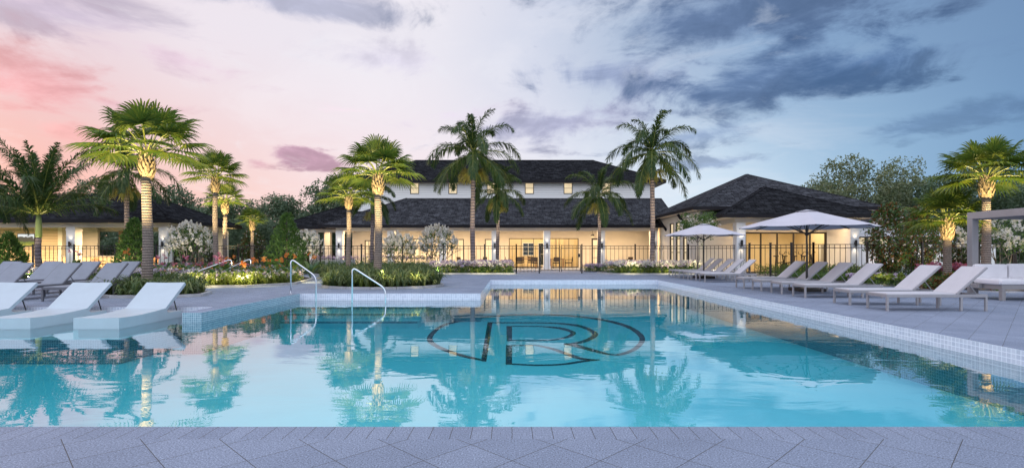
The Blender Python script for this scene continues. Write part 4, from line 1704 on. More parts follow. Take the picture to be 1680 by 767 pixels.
def bed(name, label, poly, kerb=True):
    """raised soil with a concrete edge"""
    t = thing(name, label, 'planting bed', (sum(p[0] for p in poly) / len(poly), sum(p[1] for p in poly) / len(poly), 0))
    m_ = MB()
    m_.prism(poly, -.1, .05)
    m_.build('soil', M['soil'], t, world_xyz=True)
    if kerb:
        m_ = MB()
        n_ = len(poly)
        for i in range(n_):
            a, b_ = Vector((*poly[i], .035)), Vector((*poly[(i + 1) % n_], .035))
            m_.bar(a, b_, .12, .09)
        m_.build('edging', M['kerb'], t, world_xyz=True)
    return t


def grass_mass(label, poly, n, h_, seed, mt='grass_leaf', nb=16, spread=.6, w_=.026, name='ornamental_grass'):
    r = random.Random(seed)
    m_ = MB()
    for x, y in scatter(poly, n, r):
        tuft(m_, x, y, .04, r, h_ * (r.uniform(.45, .85) if r.random() < .6 else r.uniform(.85, 1.35)), nb, spread, w_)
    o = m_.build(name, M[mt])
    return tag(o, label, 'ornamental grass', kind='stuff')


def flower_mass(label, poly, n, h_, seed, fm_, name='bedding_flowers', leaf='shrub_leaf', petal=.024, heads=12, hj=.35, lv=16, cat='flowers'):
    """stuff: leafy base with flower heads, one object with two materials"""
    r = random.Random(seed)
    m_ = MB()
    for x, y in scatter(poly, n, r):
        hh = h_ * r.uniform(1 - hj, 1)
        m_.m = 0
        for _ in range(lv):
            leaf_quad(m_, Vector((x + r.uniform(-.16, .16), y + r.uniform(-.16, .16), .05 + hh * .85 * r.random())), r.uniform(.03, .065), r, .35)
        m_.m = 1 + (r.randrange(len(fm_)))
        for _ in range(2):
            c = Vector((x + r.uniform(-.14, .14), y + r.uniform(-.14, .14), hh * r.uniform(.85, 1.1)))
            for __ in range(heads):
                leaf_quad(m_, c + rv(r, .045), petal * r.uniform(.7, 1.2), r, .9)
    o = m_.build(name, [M[leaf]] + [M[q] for q in fm_])
    return tag(o, label, cat, kind='stuff')


# bed A: large garden between loungers and fence on the left
A1 = [(-11.75, 18.35), (-9.45, 18.8), (-8.35, 20.4), (-8.9, 23.6), (-9.6, 25.0), (-13.2, 30.5), (-34, 30.5), (-34, 22.2), (-13.6, 22.2)]
bed('garden_bed', 'large planted bed with concrete edge between the left loungers and the fence', A1)
flower_mass('pale lilac flowers along the front edge of the large left bed', [(-11.7, 18.5), (-9.5, 18.95), (-8.5, 20.5), (-8.9, 22.6), (-12.9, 22.0)], 520, .46, 81, ['fl_lilac', 'lime_leaf', 'fl_white', 'shrub_leaf'], leaf='lime_leaf')
flower_mass('pink and magenta flowers at the back of the left bed near the pavilion corner', [(-19.5, 27.2), (-14.6, 27.2), (-14.2, 29.8), (-19.5, 29.8)], 420, .62, 82, ['fl_pink', 'shrub_leaf', 'fl_lilac'], petal=.034)
flower_mass('lilac flowers showing between the left loungers', [(-26, 22.4), (-13.4, 22.4), (-13.6, 24.0), (-26, 24.0)], 620, .52, 83, ['fl_lilac', 'fl_white'])
flower_mass('mixed low green plants filling the middle of the large left bed', [(-13.6, 22.4), (-9.2, 22.6), (-9.8, 25.0), (-12.8, 29.4), (-20, 28.6), (-20, 23)], 720, .55, 84, ['fl_orange', 'shrub_leaf', 'lime_leaf', 'fl_lilac', 'broad_leaf'], heads=8)
grass_mass('lime green grass tufts along the front of the large left bed', [(-11.6, 18.55), (-9.5, 18.9), (-8.7, 20.2), (-8.9, 21.0), (-11.8, 19.3)], 150, .36, 85, 'lime_leaf')


# individual broad-leaved plants in bed A
def broad_plant(loc, h_, seed, label, fl='fl_orange', group='broad-leaved plants in the left garden'):
    r = random.Random(seed)
    t = thing('bird_of_paradise', label, 'plant', loc, 0, group)
    m_ = MB()
    for i in range(16):
        a = i * 2.4 + r.uniform(-.2, .2)
        ln = h_ * r.uniform(.7, 1.1)
        out = r.uniform(.25, .8)
        d_ = Vector((cos(a) * out, sin(a) * out, 1)).normalized()
        sd = Vector((-sin(a), cos(a), 0))
        P_ = []
        for s in (0, .35, .5, .7, .88, 1.0):
            P_.append(Vector((0, 0, 0)) + d_ * ln * s + Vector((cos(a), sin(a), -1.0)) * ln * .22 * s ** 3)
        m_.strip(P_, [.012, .014, .10 * h_, .17 * h_, .12 * h_, .01], sd)
    m_.build('leaves', M['broad_leaf'], t)
    m_ = MB()
    for i in range(4):
        a = r.uniform(0, 6.3)
        c = Vector((cos(a) * .2 * h_, sin(a) * .2 * h_, h_ * r.uniform(.9, 1.15)))
        m_.m = 0
        for __ in range(9):
            leaf_quad(m_, c + rv(r, .06), .06, r, .45)
    m_.build('flowers', M[fl], t)
    return t


BP = [(-12.9, 23.4, 1.0, 'fl_pink', 'leafy dark plant directly behind the tallest palm, left of the handrails'),
      (-11.9, 22.2, .8, 'fl_orange', 'leafy plant under the left garden handrail'),
      (-10.3, 21.4, .8, 'fl_orange', 'leafy orange-flowered plant just right of the garden handrails'),
      (-14.6, 23.6, .95, 'fl_pink', 'leafy plant above the rear grey lounger beside the palm trunk'),
      (-9.2, 24.2, 1.0, 'fl_orange', 'tall orange-flowered plant behind the first pool rail, nearest to the fence'),
      (-11.3, 20.4, .85, 'fl_pink', 'broad dark-leaved plant with red blooms right of the tallest palm trunk'),
      (-10.2, 23.2, .8, 'fl_orange', 'orange-flowered plant behind the lilac edge, left of the garden handrails'),
      (-9.5, 20.6, .85, 'fl_orange', 'orange-flowered plant at the right front corner of the left bed'),
      (-9.3, 22.2, .95, 'fl_orange', 'orange-flowered plant behind the first pool rail'),
      (-9.9, 19.7, .7, 'fl_orange', 'low orange-flowered plant in front of the garden handrails'),
      (-16.2, 24.6, .95, 'fl_pink', 'dark broad-leaved plant behind the rear row of grey loungers'),
      (-18.6, 25.4, 1.15, 'fl_orange', 'tall broad-leaved plant in front of the pavilion columns'),
      (-20.8, 25.2, 1.1, 'fl_pink', 'tall broad-leaved plant left of the lit pavilion column'),
      (-13.2, 24.8, .9, 'fl_orange', 'plant with orange blooms between tall palm and handrails')]
for i, (x, y, h_, fl_, lab) in enumerate(BP):
    broad_plant((x, y, .05), h_, 100 + i, lab, fl_)
for x, y in ((-10.9, 18.1), (-9.6, 18.6), (-8.3, 21.2)):
    light('SPOT', (x, y - .1, .8), 150, (1, .80, .35), .05, spot=radians(120), blend=1, target=(x + .1, y + 1.2, .1))

# bed around the tallest fan palm
T1 = [(-10.9, 14.4), (-9.4, 14.4), (-8.75, 14.9), (-9.0, 15.8), (-10.0, 16.9), (-11.6, 17.4), (-12.3, 16.2), (-11.9, 15.0)]
bed('palm_island', 'small rounded grass bed around the foot of the tallest fan palm', T1)
grass_mass('dark green liriope around the tallest fan palm behind the loungers', T1, 170, .38, 86, w_=.034, spread=.75)

# bed B: oval island with the large fan palm
OV = [(-4.72 + 2.15 * cos(a * pi / 8), 19.55 + 1.85 * sin(a * pi / 8)) for a in range(16)]
bed('oval_island', 'oval grass island beside the far pool corner with the large fan palm', OV)
grass_mass('long arching green grass on the oval island', OV, 330, .46, 87, nb=16, w_=.036, spread=.75)
grass_mass('yellow-lit grass tufts on the front rim of the oval island', [(-6.5, 18.6), (-4.6, 17.75), (-3.0, 18.4), (-3.4, 18.9), (-4.6, 18.3), (-6.0, 19.0)], 26, .34, 88, 'lime_leaf')
for x, y in ((-6.5, 18.0), (-3.3, 17.8), (-4.3, 17.5)):
    light('SPOT', (x, y + .1, .7), 45, (1, .80, .35), .04, spot=radians(110), blend=1, target=(x + .1, y + 1.0, .1))
# strip behind the island
B2 = [(-9.0, 24.6), (-5.0, 24.8), (-4.4, 28.6), (-4.9, 30.5), (-12.0, 30.5), (-9.6, 27.4)]
bed('hedge_bed', 'planted strip between the oval island and the fence', B2)
grass_mass('dark grass filling the strip behind the oval island', B2, 700, .45, 89, nb=14)
flower_mass('dark green low hedge along the fence behind the oval island', [(-11.6, 29.2), (-5.0, 29.2), (-5.0, 30.4), (-11.9, 30.4)], 420, .75, 90, ['shrub_leaf'], heads=3)

# bed C, D: flower beds beside the gate
C1 = [(-4.8, 29.7), (.15, 29.7), (.15, 30.85), (-4.8, 30.85)]
bed('gate_bed', 'rectangular flower bed on the left of the gate', C1)
flower_mass('dense lavender flowers in the bed left of the gate', [(-4.7, 29.8), (.05, 29.8), (.05, 30.75), (-4.7, 30.75)], 520, .74, 91, ['fl_lilac', 'fl_lilac', 'fl_white'], petal=.030)
D1 = [(5.0, 30.8), (5.6, 29.3), (10.6, 29.3), (10.6, 30.85)]
bed('gate_bed', 'angled flower bed on the right of the gate', D1)
flower_mass('white and lavender flowers in the bed right of the gate', [(5.2, 30.7), (5.7, 29.4), (10.5, 29.4), (10.5, 30.75)], 560, .74, 92, ['fl_white', 'fl_lilac', 'fl_white'], petal=.030)
flower_mass('small patch of violet flowers behind the fence right of the gate', [(4.6, 33.0), (5.9, 33.0), (5.9, 34.3), (4.6, 34.3)], 90, .5, 93, ['fl_lilac'])
for x in (-3.9, -1.7, -.2, 6.6, 8.6, 10.2):
    light('SPOT', (x, 28.7, .7), 70, (1, .84, .40), .04, spot=radians(110), blend=1, target=(x, 30.2, .15))
for x in (-3.9, -1.7, -.2, 6.6, 8.6, 10.2):
    pass
grass_mass('bright lime tufts lit by small garden lamps in the left gate bed', [(-4.1, 29.75), (-.1, 29.75), (-.1, 29.95), (-4.1, 29.95)], 16, .30, 94, 'lime_leaf')
grass_mass('bright lime tufts lit by small garden lamps in the right gate bed', [(6.0, 29.35), (10.4, 29.35), (10.4, 29.55), (6.0, 29.55)], 14, .30, 95, 'lime_leaf')

# right side: hedge outside the fence and shrubs inside
E1 = [(11.9, 21.2), (15.0, 18.4), (18.5, 15.2), (30, 15.2), (30, 26), (13.6, 26), (12.0, 25.4)]
bed('garden_bed', 'planted bed running behind the right loungers and umbrellas', E1)
flower_mass('low green hedge along the fence behind the right loungers', [(12.6, 27.2), (14.4, 25.2), (24, 25.2), (24, 27.4), (13.0, 28.4)], 900, .62, 96, ['shrub_leaf', 'lime_leaf'], heads=4)
flower_mass('low green ground cover inside the fence behind the right loungers', [(12.4, 23.2), (13.4, 22.2), (16.2, 21.0), (16.5, 22.6), (13.4, 24.6), (12.4, 25.0)], 420, .34, 97, ['shrub_leaf'], heads=4)
flower_mass('yellow-lit green and lilac flowers behind the fourth right lounger', [(12.6, 19.9), (13.9, 18.9), (14.7, 19.6), (13.4, 20.8)], 90, .42, 98, ['lime_leaf', 'fl_lilac', 'lime_leaf'], petal=.05)
flower_mass('magenta flowers at the foot of the stubby fan palm', [(16.9, 21.4), (19.4, 21.4), (19.4, 22.6), (16.9, 22.6)], 150, .75, 99, ['fl_pink'], petal=.04)
light('SPOT', (13.2, 18.8, .5), 14, (1, .84, .40), .04, spot=radians(110), blend=1, target=(13.5, 20.2, .15))


def croton(loc, Rr, seed, label):
    r = random.Random(seed)
    t = thing('croton_shrub', label, 'shrub', loc, 0, 'low red and orange shrubs')
    lf, ru = MB(), MB()
    for _ in range(260):
        a, u = r.uniform(0, 2 * pi), r.uniform(0, 1)
        q = sqrt(1 - u * u) * r.uniform(.75, 1)
        o = Vector((cos(a) * q * Rr, sin(a) * q * Rr, .05 + u * Rr * .95))
        for __ in range(5):
            leaf_quad(lf if r.random() < .45 else ru, o + rv(r, .06), r.uniform(.04, .07), r, .4)
    lf.build('leaves', M['shrub_leaf'], t)
    ru.build('red_leaves', M['rust_leaf'], t)


for i, (x, y, q, lab) in enumerate(((13.9, 17.9, .42, 'round red-orange shrub behind the second nearest right lounger'),
                                    (14.9, 17.9, .45, 'rust-coloured shrub just left of the nearest right lounger back'),
                                    (15.6, 17.4, .48, 'red-orange shrub seen through the gap before the daybed post'),
                                    (16.7, 17.0, .45, 'rust-coloured shrub behind the nearest lounger back, beside the daybed'),
                                    (13.3, 16.6, .36, 'small orange-lit shrub at the foot of the daybed post'))):
    croton((x, y, .03), q, 120 + i, lab)
light('SPOT', (15.4, 16.2, .4), 26, (1, .66, .28), .05, spot=radians(120), blend=1, target=(15.6, 17.4, .2))

# ================================================================ fence
def fence_run(label, pts, posts, h_=1.62, skip=(), group='black picket fence runs'):
    """pts: start and end; posts: list of distances of the posts along the run"""
    a, b_ = Vector((*pts[0], 0)), Vector((*pts[1], 0))
    t = thing('picket_fence', label, 'fence', tuple(a), 0, group)
    L = (b_ - a).length
    u = (b_ - a) / L
    for s in posts:
        p = u * s
        m_ = MB()
        m_.bar(p, p + Vector((0, 0, h_ + .06)), .075, .075)
        m_.bar(p + Vector((0, 0, h_ + .06)), p + Vector((0, 0, h_ + .09)), .095, .095)
        m_.build('post', M['black'], t)
    ps = sorted(set(posts))
    for i in range(len(ps) - 1):
        s0, s1 = ps[i], ps[i + 1]
        m_ = MB()
        for z in (h_ - .02, h_ - .17, .12):
            m_.bar(u * s0 + Vector((0, 0, z)), u * s1 + Vector((0, 0, z)), .03, .035)
        k = max(2, round((s1 - s0) / .235))
        for j in range(1, k):
            p = u * (s0 + (s1 - s0) * j / k)
            m_.bar(p + Vector((0, 0, .06)), p + Vector((0, 0, h_)), .020, .020)
        m_.build('picket_panel', M['black'], t)
    return t


def rng(a, b_, st):
    out = [a]
    while out[-1] + st < b_ - .4:
        out.append(out[-1] + st)
    out.append(b_)
    return out


FY = 31.0
fence_run('long black picket fence from the left edge to the gate', ((-40, FY), (.25, FY)), rng(0, 40.25, 2.4))
gt = thing('fence_gate', 'black double picket gate in the centre of the fence', 'gate', (.25, FY, 0))
for nm, x0, x1 in (('gate_leaf', 1.66, 2.80), ('gate_leaf', 2.86, 4.02)):
    m_ = MB()
    for z in (1.60, 1.45, .16):
        m_.box(x0 - .25, -.02, z, x1 - .25, .02, z + .04)
    for xx in (x0, x1 - .04):
        m_.box(xx - .25, -.02, .10, xx - .21, .02, 1.66)
    k = 5
    for j in range(1, k):
        xx = x0 + (x1 - x0) * j / k
        m_.box(xx - .26, -.011, .16, xx - .24, .011, 1.6)
    m_.build(nm, M['black'], gt)
m_ = MB()
m_.box(3.86 - .25, -.06, .95, 3.98 - .25, -.02, 1.15)
m_.build('latch', M['black'], gt)
fence_run('short picket section left of the gate leaves', ((.25, FY), (1.6, FY)), [0, 1.35])
fence_run('picket section right of the gate in front of the white flower bed', ((4.08, FY), (10.3, FY)), [0, 3.12, 6.22])
fence_run('angled picket section stepping forward beside the pool house column', ((10.3, FY), (12.2, 28.5)), [0, 3.14])
fence_run('short picket section running towards the camera near the pool house', ((12.2, 28.5), (12.05, 26.9)), [0, 1.6])
fence_run('angled picket section behind the nearer umbrella', ((12.05, 26.9), (14.15, 24.9)), [0, 1.0, 1.95, 2.9])
fence_run('long picket section across the front of the magnolia shrubs', ((14.15, 24.9), (34, 22.4)), rng(0, 20.0, 2.35))


# ================================================================ loungers
def deck_lounger(label, loc, rz, group, fm='frame_grey', sm='sling_white'):
    t = thing('sun_lounger', label, 'sun lounger', loc, rz, group)
    Ld, W = 2.13, .66
    m_ = MB()
    m_.rbox(0, 0, .29, Ld, .045, .355, .006)
    m_.rbox(0, W - .045, .29, Ld, W, .355, .006)
    m_.rbox(0, .045, .29, .045, W - .045, .355, .006)
    m_.rbox(Ld - .045, .045, .29, Ld, W - .045, .355, .006)
    m_.rbox(1.46, .045, .295, 1.50, W - .045, .345, .005)
    m_.build('frame', M[fm], t)
    for x in (0, 1.56, Ld - .045):
        for y in (0, W - .045):
            m_ = MB()
            m_.rbox(x, y, 0, x + .045, y + .045, .292, .004)
            m_.build('leg', M[fm], t)
    m_ = MB()
    m_.rbox(.03, .03, .345, 1.50, W - .03, .372, .006)
    m_.build('sling_seat', M[sm], t)
    a, b_ = Vector((1.48, 0, .365)), Vector((2.12, 0, .925))
    d_ = (b_ - a).normalized()
    nn_ = Vector((-d_.z, 0, d_.x)) * .014
    m_ = MB()
    m_.add([tuple(a + nn_ + Vector((0, .03, 0))), tuple(b_ + nn_ + Vector((0, .03, 0))), tuple(b_ + nn_ + Vector((0, W - .03, 0))), tuple(a + nn_ + Vector((0, W - .03, 0))),
            tuple(a - nn_ + Vector((0, .03, 0))), tuple(b_ - nn_ + Vector((0, .03, 0))), tuple(b_ - nn_ + Vector((0, W - .03, 0))), tuple(a - nn_ + Vector((0, W - .03, 0)))],
           [(0, 3, 2, 1), (4, 5, 6, 7), (0, 1, 5, 4), (1, 2, 6, 5), (2, 3, 7, 6), (3, 0, 4, 7)])
    bk = m_.build('backrest', M[sm], t)
    m_ = MB()
    for y in (.018, W - .018):
        m_.bar(a + Vector((0, y, 0)) - nn_, b_ + Vector((0, y, 0)) - nn_, .03, .03)
    m_.bar(b_ + Vector((0, .03, 0)) - nn_, b_ + Vector((0, W - .03, 0)) - nn_, .026, .026)
    m_.build('backrest_frame', M[fm], t)
    m_ = MB()
    for y in (.09, W - .09):
        m_.bar((1.78, y, .60), (1.98, y, .34), .016, .012)
    m_.build('prop', M[fm], t)
    return t


G = 'white sun loungers along the right side of the pool'
src = None
RL = [(11.2, 'nearest white sling lounger on the right deck, in front of the canopy daybed'),
      (12.44, 'second nearest white sling lounger on the right deck'),
      (14.4, 'third white lounger from the camera on the right, first under the nearer umbrella'),
      (15.65, 'fourth white lounger from the camera on the right, just before the nearer umbrella pole'),
      (16.9, 'fifth white lounger from the camera on the right, just behind the nearer umbrella pole'),
      (18.15, 'sixth white lounger from the camera on the right, last of the nearer umbrella group'),
      (21.9, 'nearest lounger of the far group beneath the farther umbrella'),
      (23.0, 'second lounger of the far group, before the farther umbrella pole'),
      (24.1, 'middle lounger of the far group by the farther umbrella'),
      (25.25, 'fourth lounger of the far group, behind the farther umbrella pole'),
      (26.4, 'farthest lounger of the far group, next to the flower bed')]
rj = random.Random(9)
for y, lab in RL:
    if src is None:
        src = deck_lounger(lab, (7.92, y, 0), 0, G)
    else:
        dup(src, (7.92 + (.05 if y > 20 else 0) + rj.uniform(-.03, .03), y + rj.uniform(-.02, .02), 0), radians(rj.uniform(-1.2, 1.2)), lab, G)
G2 = 'grey sun loungers on the left deck'
src2 = None
GL = [(-13.97, 13.40, 'grey lounger at the left edge, front row'),
      (-12.60, 13.40, 'middle grey lounger of the front row behind the white pool loungers'),
      (-11.25, 13.40, 'right-hand grey lounger of the front row with a lit edge on its back'),
      (-15.14, 15.75, 'left lounger of the rear grey row, partly hidden'),
      (-13.80, 15.75, 'middle lounger of the rear grey row'),
      (-12.53, 15.75, 'right-hand lounger of the rear grey row beside the tallest palm trunk'),
      (-16.45, 15.75, 'farthest left lounger of the rear grey row')]
for x, y, lab in GL:
    if src2 is None:
        src2 = deck_lounger(lab, (x, y, 0), radians(90), G2, 'frame_dark', 'sling_grey')
    else:
        dup(src2, (x, y, 0), radians(90 + rj.uniform(-1.3, 1.3)), lab, G2)


def ledge_lounger(label, loc, group):
    """moulded white in-pool lounger, foot towards the camera; origin = front left bottom"""
    t = thing('pool_lounger', label, 'pool lounger', loc, 0, group)
    W = .865
    prof = [(0, .395), (.25, .385), (.6, .385), (1.0, .405), (1.32, .43), (1.36, .40), (1.45, .335), (1.9, .325)]
    m_ = MB()
    nx = 9
    vv, ff = [], []
    for y, z in prof:
        for k in range(nx):
            u = k / (nx - 1)
            dip = .018 * sin(pi * u) if y < 1.35 else 0
            ed = .010 if k in (0, nx - 1) else 0
            vv.append((W * u, y, z - dip - ed))
    N_ = len(prof)
    for i in range(N_ - 1):
        for k in range(nx - 1):
            ff.append((i * nx + k, i * nx + k + 1, (i + 1) * nx + k + 1, (i + 1) * nx + k))
    lo = .16
    base = len(vv)
    for y, z in prof:
        vv.append((0, y, lo))
        vv.append((W, y, lo))
    for i in range(N_ - 1):
        ff.append((i * nx, (i + 1) * nx, base + 2 * (i + 1), base + 2 * i))
        ff.append((i * nx + nx - 1, base + 2 * i + 1, base + 2 * (i + 1) + 1, (i + 1) * nx + nx - 1))
        ff.append((base + 2 * i, base + 2 * i + 2, base + 2 * i + 3, base + 2 * i + 1))
    ff.append(tuple([base, base + 1] + [nx - 1 - k for k in range(nx)]))
    ff.append(tuple([base + 2 * N_ - 1, base + 2 * N_ - 2] + [(N_ - 1) * nx + k for k in range(nx)]))
    m_.add(vv, ff)
    m_.build('body', M['resin'], t)
    m_ = MB()
    m_.rbox(.03, .05, 0, W - .03, 1.86, .155, .02)
    m_.build('plinth', M['resin'], t)
    a, b_ = Vector((0, 1.34, .425)), Vector((0, 2.02, .945))
    d_ = (b_ - a).normalized()
    nn_ = Vector((0, -d_.z, d_.y))
    m_ = MB()
    vv, ff = [], []
    M_, K_ = 7, 9
    for sgn in (1, -1):
        for i in range(M_):
            for k in range(K_):
                s, u = i / (M_ - 1), k / (K_ - 1)
                dip = .02 * sin(pi * u) * (1 - .3 * s) if sgn == 1 else 0
                th = .0 if sgn == 1 else .075
                q = a + (b_ - a) * s - nn_ * (dip + th)
                ins = .006 if (k in (0, K_ - 1)) and sgn == 1 else 0
                vv.append((W * u, q.y, q.z - ins))
    o = M_ * K_
    for i in range(M_ - 1):
        for k in range(K_ - 1):
            ff.append((i * K_ + k, i * K_ + k + 1, (i + 1) * K_ + k + 1, (i + 1) * K_ + k))
            ff.append((o + i * K_ + k, o + (i + 1) * K_ + k, o + (i + 1) * K_ + k + 1, o + i * K_ + k + 1))
        ff.append((i * K_, (i + 1) * K_, o + (i + 1) * K_, o + i * K_))
        ff.append((i * K_ + K_ - 1, o + i * K_ + K_ - 1, o + (i + 1) * K_ + K_ - 1, (i + 1) * K_ + K_ - 1))
    for k in range(K_ - 1):
        ff.append((k, o + k, o + k + 1, k + 1))
        e_ = (M_ - 1) * K_
        ff.append((e_ + k, e_ + k + 1, o + e_ + k + 1, o + e_ + k))
    m_.add(vv, ff)
    m_.build('backrest', M['resin'], t)
    m_ = MB()
    for x in (.05, W - .05):
        m_.bar((x, 1.70, .60), (x, 1.80, .335), .016, .016)
    m_.build('support_rod', M['black'], t)
    return t


G3 = 'white moulded loungers standing in the shallow pool ledge'
s3 = ledge_lounger('white moulded pool lounger nearest to the palm, right of its twins in the water', (-8.305, 10.04, -.38), G3)
dup(s3, (-9.985, 10.04, -.38), 0, 'middle white moulded pool lounger of the three in the water', G3)
dup(s3, (-11.665, 10.04, -.38), 0, 'white moulded pool lounger cut off by the left edge of the picture', G3)


# ================================================================ umbrellas
def umbrella(label, loc, R, group):
    t = thing('parasol', label, 'umbrella', loc, 0, group)
    m_ = MB()
    m_.rbox(-.40, -.40, 0, .40, .40, .11, .02)
    m_.build('base', M['bronze'], t)
    m_ = MB()
    m_.lathe([(.035, .11), (.035, .75), (.028, .76), (.028, 2.50), (.012, 2.56)], 12)
    m_.lathe([(.055, .11), (.055, .3), (.04, .34)], 12)
    m_.build('pole', M['black'], t)
    zt, ze = 2.57, 2.05
    m_ = MB()
    n_ = 8
    rings = [(0.001, zt), (R * .14, zt - .035), (R * .40, zt - .185), (R * .7, zt - .345), (R, ze)]
    vv, ff = [], []
    seg = 4
    for ri, (rr, z) in enumerate(rings):
        for k in range(n_ * seg):
            a = 2 * pi * k / (n_ * seg) + pi / 8
            f = (k % seg) / seg
            # straight chords between ribs, slight sag of the cloth
            a0 = 2 * pi * (k // seg) / n_ + pi / 8
            a1 = a0 + 2 * pi / n_
            x = rr * ((1 - f) * cos(a0) + f * cos(a1))
            y = rr * ((1 - f) * sin(a0) + f * sin(a1))
            vv.append((x, y, z - .030 * (rr / R) * sin(pi * f)))
    q = n_ * seg
    for i in range(len(rings) - 1):
        for k in range(q):
            ff.append((i * q + k, i * q + (k + 1) % q, (i + 1) * q + (k + 1) % q, (i + 1) * q + k))
    # thickness
    o = len(vv)
    vv += [(x, y, z - .006) for x, y, z in vv]
    for i in range(len(rings) - 1):
        for k in range(q):
            ff.append((o + i * q + k, o + (i + 1) * q + k, o + (i + 1) * q + (k + 1) % q, o + i * q + (k + 1) % q))
    e_ = (len(rings) - 1) * q
    for k in range(q):
        ff.append((e_ + k, e_ + (k + 1) % q, o + e_ + (k + 1) % q, o + e_ + k))
    m_.add(vv, ff)
    cn = m_.build('canopy', M['canvas'], t)
    m_ = MB()
    rr = R * .17
    vv = [(0, 0, zt + .035)] + [(rr * cos(2 * pi * k / 8 + pi / 8), rr * sin(2 * pi * k / 8 + pi / 8), zt - .025) for k in range(8)]
    m_.add(vv, [(0, 1 + k, 1 + (k + 1) % 8) for k in range(8)])
    m_.build('vent_cap', M['canvas'], cn)
    for k in range(8):
        a = 2 * pi * k / 8 + pi / 8
        m_ = MB()
        m_.bar((.05 * cos(a), .05 * sin(a), zt - .05), (R * cos(a) * .99, R * sin(a) * .99, ze - .025), .022, .026)
        rb = m_.build('rib', M['black'], t)
        m_ = MB()
        m_.bar((.05 * cos(a), .05 * sin(a), 1.83), (R * .5 * cos(a), R * .5 * sin(a), zt - .275), .018, .022)
        m_.build('strut', M['black'], rb)
    m_ = MB()
    m_.lathe([(.045, 1.78), (.06, 1.80), (.06, 1.87), (.045, 1.89)], 12)
    m_.build('runner', M['black'], t)
    return t


umbrella('large pale octagonal umbrella over the nearer loungers', (9.45, 17.0, 0), 2.02, 'pale octagonal umbrellas')
umbrella('farther pale octagonal umbrella near the flower bed', (9.15, 25.3, 0), 1.82, 'pale octagonal umbrellas')

# ================================================================ canopy daybed
cb = thing('daybed_canopy', 'taupe square-tube canopy frame with a louvred roof at the right edge', 'canopy', (12.86, 12.4, 0))
for x, y in ((0, 2.4), (0, 0), (2.6, 2.4), (2.6, 0)):
    m_ = MB()
    m_.rbox(x - .09, y - .09, 0, x + .09, y + .09, 2.16, .01)
    m_.build('post', M['taupe'], cb)
m_ = MB()
m_.rbox(-.09, -.09, 2.16, .09, 2.49, 2.35, .01)
m_.rbox(2.51, -.09, 2.16, 2.69, 2.49, 2.35, .01)
m_.rbox(.09, 2.31, 2.16, 2.51, 2.49, 2.35, .01)
m_.rbox(.09, -.09, 2.16, 2.51, .09, 2.35, .01)
m_.build('roof_frame', M['taupe'], cb)
m_ = MB()
for k in range(14):
    m_.bar((.09, .2 + k * .16, 2.28), (2.51, .2 + k * .16, 2.28), .11, .02)
m_.build('louvres', M['taupe'], cb)
db = thing('daybed', 'white cushioned corner daybed with a taupe frame beneath the canopy', 'daybed', (12.45, 13.6, 0))
m_ = MB()
m_.rbox(.12, 0, .28, 2.6, .95, .40, .01)
m_.rbox(.0, .55, .28, .118, .95, .40, .01)
m_.build('frame', M['taupe'], db)
for x, y in ((.12, 0), (2.48, 0), (.12, .85), (2.48, .85), (1.3, .0)):
    m_ = MB()
    m_.rbox(x, y, 0, x + .10, y + .10, .28, .006)
    m_.build('leg', M['taupe'], db)
m_ = MB()
m_.rbox(.05, -.03, .402, 1.30, .80, .55, .045)
m_.build('seat_cushion', M['cushion'], db, smooth=False)
m_ = MB()
m_.rbox(1.31, -.03, .402, 2.6, .80, .55, .045)
m_.build('seat_cushion', M['cushion'], db)
m_ = MB()
m_.rbox(.18, .80, .45, 1.05, 1.0, .92, .05)
m_.build('back_cushion', M['cushion'], db)
m_ = MB()
m_.rbox(1.07, .78, .45, 2.0, 1.0, .93, .05)
m_.build('back_cushion', M['cushion'], db)


# ================================================================ handrails
def rail(name, label, path, group, rad=.022):
    pts = []
    P_ = [Vector(p) for p in path]
    pts.append(P_[0])
    for i in range(1, len(P_) - 1):
        a, b_, c = P_[i - 1], P_[i], P_[i + 1]
        rr = min(.16, (b_ - a).length * .4, (c - b_).length * .4)
        s, e_ = b_ + (a - b_).normalized() * rr, b_ + (c - b_).normalized() * rr
        for j in range(6):
            t_ = j / 5
            pts.append(s * (1 - t_) ** 2 + b_ * 2 * t_ * (1 - t_) + e_ * t_ * t_)
    pts.append(P_[-1])
    org = Vector((P_[0].x, P_[0].y, P_[0].z))
    t = thing(name, label, 'handrail', tuple(org), 0, group)
    m_ = MB()
    m_.tube([p - org for p in pts], rad, 10)
    m_.build('tube', M['steel'], t, smooth=True)
    for p in (P_[0], P_[-1]):
        m_ = MB()
        m_.lathe([(.05, 0), (.05, .012), (.03, .02)], 14)
        m_.v = [(x + p.x - org.x, y + p.y - org.y, z + p.z - org.z) for x, y, z in m_.v]
        m_.build('foot_flange', M['steel'], t)
    return t


rail('pool_handrail', 'stainless handrail planted on the deck corner, farther of the two pool rails', [(-6.55, 15.7, 0), (-6.55, 15.7, 1.06), (-5.82, 15.75, .52), (-5.82, 15.75, -.6)], 'stainless pool handrails')
rail('pool_handrail', 'stainless handrail standing wholly in the water, nearer of the two pool rails', [(-4.6, 15.26, -.5), (-4.6, 15.26, .82), (-3.64, 15.26, .20), (-3.64, 15.26, -.66)], 'stainless pool handrails')
rail('garden_handrail', 'bright handrail sloping among the flowers, left of its twin', [(-11.1, 21.0, .0), (-11.1, 21.0, .97), (-12.45, 21.0, .47), (-12.6, 21.0, .05)], 'bright garden handrails', .028)
rail('garden_handrail', 'bright handrail sloping among the flowers, right of its twin', [(-11.08, 22.5, .0), (-11.08, 22.5, .97), (-12.4, 22.5, .37), (-12.5, 22.5, .05)], 'bright garden handrails', .028)

